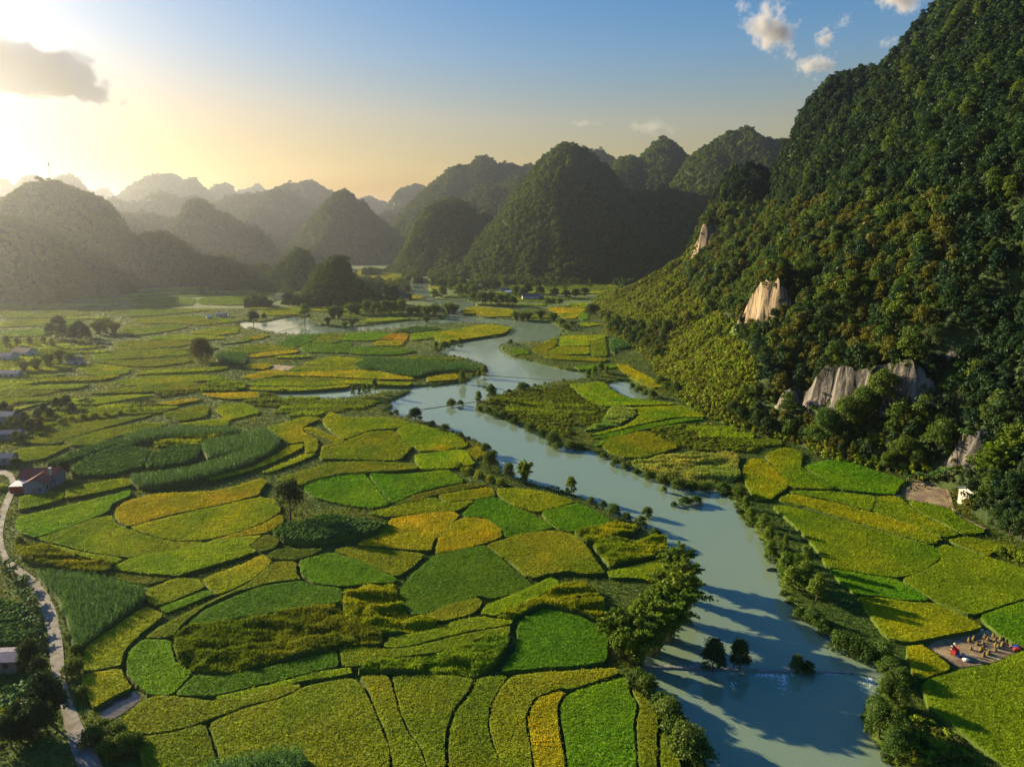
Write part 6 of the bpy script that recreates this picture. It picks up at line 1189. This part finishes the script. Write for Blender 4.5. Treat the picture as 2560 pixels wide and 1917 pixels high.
# people
def person(loc, rz, shirt, label, bend=0.0, hat=True, sink=0.0):
    e = empty('person', loc, rz); tag(e, label, 'person'); b = bend
    def bp(z, x=0): return (x, -(z-.9)*math.sin(b) if z > .9 else 0, .9+(z-.9)*math.cos(b) if z > .9 else z)
    J = [bp(.92), bp(1.15), bp(1.40), bp(1.50), bp(1.66), bp(.88, .10), bp(.48, .12), bp(.06, .13), bp(.88, -.10), bp(.48, -.12), bp(.06, -.13), bp(1.40, .19), bp(1.12, .27), bp(1.40, -.19), bp(1.12, -.27)]
    J += [(J[7][0], -.16, .04), (J[10][0], -.16, .04), (.25, J[12][1]-.22, J[12][2]-.02), (-.25, J[14][1]-.22, J[14][2]-.02)]
    E = [(0, 1), (1, 2), (2, 3), (3, 4), (0, 5), (5, 6), (6, 7), (7, 15), (0, 8), (8, 9), (9, 10), (10, 16), (2, 11), (11, 12), (12, 17), (2, 13), (13, 14), (14, 18)]
    rad = [.15, .14, .15, .06, .11, .10, .07, .045, .10, .07, .045, .065, .045, .065, .045, .04, .04, .035, .035]
    me = bpy.data.meshes.new('body'); me.from_pydata(J, E, []); o = ob('body', me, e); md = o.modifiers.new('skin', 'SKIN')
    for sk, r_ in zip(me.skin_vertices[0].data, rad): sk.radius = (r_, r_)
    me.skin_vertices[0].data[0].use_root = True; o.modifiers.new('sub', 'SUBSURF').levels = 1; o.modifiers['sub'].render_levels = 1
    m_, nt, N, L = newmat('clothes'); out = N('ShaderNodeOutputMaterial'); bs = N('ShaderNodeBsdfPrincipled'); tc = N('ShaderNodeTexCoord'); sx = N('ShaderNodeSeparateXYZ'); cr = N('ShaderNodeValToRGB'); mp = N('ShaderNodeMath'); mp.operation = 'DIVIDE'; mp.inputs[1].default_value = 2.0
    L(tc.outputs['Object'], sx.inputs[0]); L(sx.outputs['Z'], mp.inputs[0]); L(mp.outputs[0], cr.inputs[0]); cr.color_ramp.interpolation = 'CONSTANT'; el = cr.color_ramp.elements; el[0].position = 0; el[0].color = (.04, .045, .07, 1); el[1].position = .45; el[1].color = (*shirt, 1)
    hd = el.new(.745 if b < .4 else .95); hd.color = (.30, .18, .12, 1); L(cr.outputs[0], bs.inputs['Base Color']); L(bs.outputs[0], out.inputs[0]); o.data.materials.append(m_)
    hp = J[4]
    mb = MB(); mb.lathe([(.03, .20), (.12, .13), (.27, .04), (.265, .03)] if hat else [(.02, .13), (.08, .11), (.115, .04), (.11, -.04)], 12); h = mb.build('hat' if hat else 'hair', M['hat'] if hat else M['cloth_dark'], e); h.location = hp; h.rotation_euler = (b, 0, 0)
    e.location.z -= sink; return e
def z8(x, y, o=(2300, 1560), z=.1): return gp(o[0]+x/8.507, o[1]+y/8.507, z)
person(z8(655, 640), 1.9, (.62, .6, .55), 'person in pale shirt and hat left of the red thresher', .15)
person(z8(765, 580), -2.2, (.5, .5, .5), 'person in grey-white shirt bending behind the red thresher', .5)
person(z8(545, 320, (2240, 1180)), .5, (.62, .48, .47), 'person in pinkish shirt bending among rice sheaves near the hut', .8)
for i, (x, y) in enumerate(((708, 770), (1040, 750), (1325, 750))):
    q = gp(1100+x/18.4, 840+y/18.4, WZ); person((q[0], q[1], WZ), 1.0+i, (.10, .08, .06), ['dark figure deep in the river, left of the three in the middle bend', 'dark figure wading in the river, centre of the three', 'dark figure wading in the river, right of the three'][i], .3, False, (1.2, .55, .75)[i])
q = z8(735, 650); e = empty('thresher', q, .5); tag(e, 'small red threshing machine on the harvested field', 'machine')
MB().add([(-.7, -.45, .35), (.7, -.45, .35), (.7, .45, .35), (-.7, .45, .35), (-.75, -.5, 1.1), (.55, -.5, 1.2), (.55, .5, 1.2), (-.75, .5, 1.1)], [(3,2,1,0),(4,5,6,7),(0,1,5,4),(1,2,6,5),(2,3,7,6),(3,0,4,7)]).build('body', M['red'], e)
MB().add([(-.5, -.4, 1.12), (.3, -.4, 1.2), (.3, .4, 1.2), (-.5, .4, 1.12), (-.85, -.6, 1.55), (.5, -.6, 1.6), (.5, .6, 1.6), (-.85, .6, 1.55)], [(0,1,5,4),(1,2,6,5),(2,3,7,6),(3,0,4,7)]).build('hopper', M['red'], e)
for s in (-.55, .55): 
    w = MB().lathe([(.0, -.06), (.3, -.06), (.3, .06), (.0, .06)], 14).build('wheel', M['cloth_dark'], e); w.location = (.1, s, .3); w.rotation_euler = (math.pi/2, 0, 0)
MB().box(.72, 1.15, -.25, .25, .4, .85).build('engine', M['steel'], e)
for i, (x, y, lb) in enumerate(((805, 690, 'blue barrel just right of the red thresher'), (905, 715, 'blue barrel farther right of the red thresher'))):
    o = MB().lathe([(.26, 0), (.3, .1), (.28, .45), (.3, .8), (.24, .85)], 14).build('barrel', M['blue']); o.location = z8(x, y); tag(o, lb, 'barrel')
def sack(x, y, mat, lb, s=.5, flat=.5, org=(2300, 1560)):
    bm = bmesh.new(); bmesh.ops.create_uvsphere(bm, u_segments=12, v_segments=7, radius=s)
    for vv in bm.verts: n_ = 1+.2*math.sin(vv.co.x*7+x)*math.cos(vv.co.y*9); vv.co = Vector((vv.co.x*1.5*n_, vv.co.y*n_, (vv.co.z+s*.6)*flat*(1.2 if vv.co.z > 0 else .9)))
    me = bpy.data.meshes.new('sack'); bm.to_mesh(me); bm.free(); me.materials.append(M[mat]); o = ob('sack', me, loc=z8(x, y, org)); tag(o, lb, 'sack'); return o
sack(980, 770, 'cloth_white', 'white sack lying below the blue barrels')
sack(2040, 500, 'blue', 'blue bundle at the right corner of the harvested field', .6)
sack(2070, 550, 'red', 'red bundle at the right corner of the harvested field', .6)
sack(1285, 125, 'cloth_white', 'white sack in the shaded far corner of the harvested field', .4)
sack(55, 510, 'blue', 'blue bundle by the footpath near the small harvested field', .5, .5, (2240, 1180))
o = MB().tube([(0, 0, -.2), (.05, .05, 2.6)], [.09, .07], 6).box(-.5, .55, -.03, .03, 1.9, 2.0).build('scarecrow_post', M['wood']); o.location = gp(670, 1330, .6); tag(o, 'wooden post with crossbar standing in the yellow sliver paddy', 'post')
o = MB().tube([(-1.6, 0, .15), (-.6, .3, .35), (.6, .2, .3), (1.7, -.1, .1)], [.25, .3, .28, .12], 8).tube([(.2, .25, .3), (.6, .9, .8)], [.12, .05], 6).build('driftwood', M['bark']); o.location = gp(1932, 1426, WZ); o.location.z = WZ; tag(o, 'brown driftwood log at the edge of the big right bank thicket', 'log')
# pale earth path round the small harvested field
c1 = np.array([gp(*px('H', x, y), .35)[:2] for x, y in parse('1440,828 1600,856 1680,880 1698,940 1712,1020 1760,1070 1860,1125 1945,1165')]); t = np.gradient(c1, axis=0); t /= np.linalg.norm(t, axis=1)[:, None]; nn_ = np.stack((t[:, 1], -t[:, 0]), 1)
ribbon('path', c1-nn_*.35, c1+nn_*.35, .45, M['soil'], .5)

# ------------------------------------------------------------------ clouds (above and beyond the haze)
def cloud(crop, x0, x1, y0, y1, Y, depth, dens, label, seed, shear=0.0, thr=.0, nscale=1.0, col=(.97, .97, .98, 1), mult=3.0, base=-.97):
    a = dp(*px(crop, x0, y1), Y); b = dp(*px(crop, x1, y0), Y); c = (a+b)/2; sx, sz = abs(b[0]-a[0])/2, abs(b[2]-a[2])/2
    m, nt, N, L = newmat('cloud_vapour'); out = N('ShaderNodeOutputMaterial'); pv = N('ShaderNodeVolumePrincipled'); pv.inputs['Color'].default_value = col; pv.inputs['Anisotropy'].default_value = .0
    tc = N('ShaderNodeTexCoord'); ln = N('ShaderNodeVectorMath'); ln.operation = 'LENGTH'; L(tc.outputs['Object'], ln.inputs[0])
    mp = N('ShaderNodeMapping'); mp.inputs['Location'].default_value = (seed*3.1, seed*1.7, seed); mp.inputs['Scale'].default_value = (nscale*sx/max(sx, sz), nscale*depth/max(sx, sz), nscale*sz/max(sx, sz)); L(tc.outputs['Object'], mp.inputs[0])
    no = N('ShaderNodeTexNoise'); no.inputs['Scale'].default_value = 2.6; no.inputs['Detail'].default_value = 7; no.inputs['Roughness'].default_value = .58; L(mp.outputs[0], no.inputs['Vector'])
    m1 = N('ShaderNodeMath'); m1.operation = 'MULTIPLY_ADD'; m1.inputs[1].default_value = mult; m1.inputs[2].default_value = base-thr; L(no.outputs['Fac'], m1.inputs[0])
    m2 = N('ShaderNodeMath'); m2.operation = 'SUBTRACT'; L(m1.outputs[0], m2.inputs[0]); L(ln.outputs['Value'], m2.inputs[1])
    m3 = N('ShaderNodeMapRange'); m3.inputs[1].default_value = 0; m3.inputs[2].default_value = .45; m3.inputs[3].default_value = 0; m3.inputs[4].default_value = dens; L(m2.outputs[0], m3.inputs[0])
    L(m3.outputs[0], pv.inputs['Density']); L(pv.outputs[0], out.inputs['Volume'])
    bm = bmesh.new(); bmesh.ops.create_icosphere(bm, subdivisions=3, radius=1); me = bpy.data.meshes.new('cloud'); bm.to_mesh(me); bm.free(); me.materials.append(m)
    o = ob('cloud', me, loc=c); o.scale = (sx, depth, sz); o.rotation_euler = (0, shear, 0); tag(o, label, 'cloud'); return o
cloud('P', -560, 960, -640, -70, 9000, 800, .03, 'big grey backlit cloud at the upper left', 1, .24, .0, 1.5, (.46, .60, .86, 1), 2.1, -.42)
cloud('T', 150, 780, 0, 390, 9000, 420, .007, 'largest white cloud of the upper right group', 2, .5, -.05, 1.0)
cloud('T', 740, 930, 160, 370, 9000, 200, .007, 'small white puff right of the largest cloud', 3, .2, -.05, 1.0)
cloud('T', 560, 980, 340, 560, 9000, 260, .006, 'low white cloud below the upper right group', 4, .0, -.05, 1.0)
cloud('T', 1100, 1650, -170, 140, 9000, 420, .006, 'white cloud at the top edge left of the great slope', 5, .2, -.05, 1.0)
cloud('T', 890, 1040, 70, 220, 9000, 160, .0022, 'faint puff between the upper right clouds', 6, 0, -.02, 1.0)
cloud('T', 1170, 1380, 230, 350, 9000, 180, .0022, 'faint puff touching the great slope skyline', 7, 0, -.02, 1.0)
cloud('S', 560, 860, 130, 200, 11000, 300, .0010, 'thin pink streak above the central cone', 8, 0, .0, 1.0)
cloud('S', 940, 1420, 110, 270, 11000, 300, .0011, 'soft pinkish cloud above the peaked hill', 9, .15, .0, 1.0)

# ------------------------------------------------------------------ haze
m, nt, N, L = newmat('valley_haze'); out = N('ShaderNodeOutputMaterial'); pv = N('ShaderNodeVolumePrincipled')
pv.inputs['Color'].default_value = (.78, .85, 1.0, 1); pv.inputs['Density'].default_value = .00007; pv.inputs['Anisotropy'].default_value = .78
L(pv.outputs[0], out.inputs['Volume'])
mb = MB().box(-13000, 13000, -400, 14500, -7.5, 540); hz = mb.build('haze', m); tag(hz, 'pale warm haze filling the valley air', 'haze', kind='stuff')
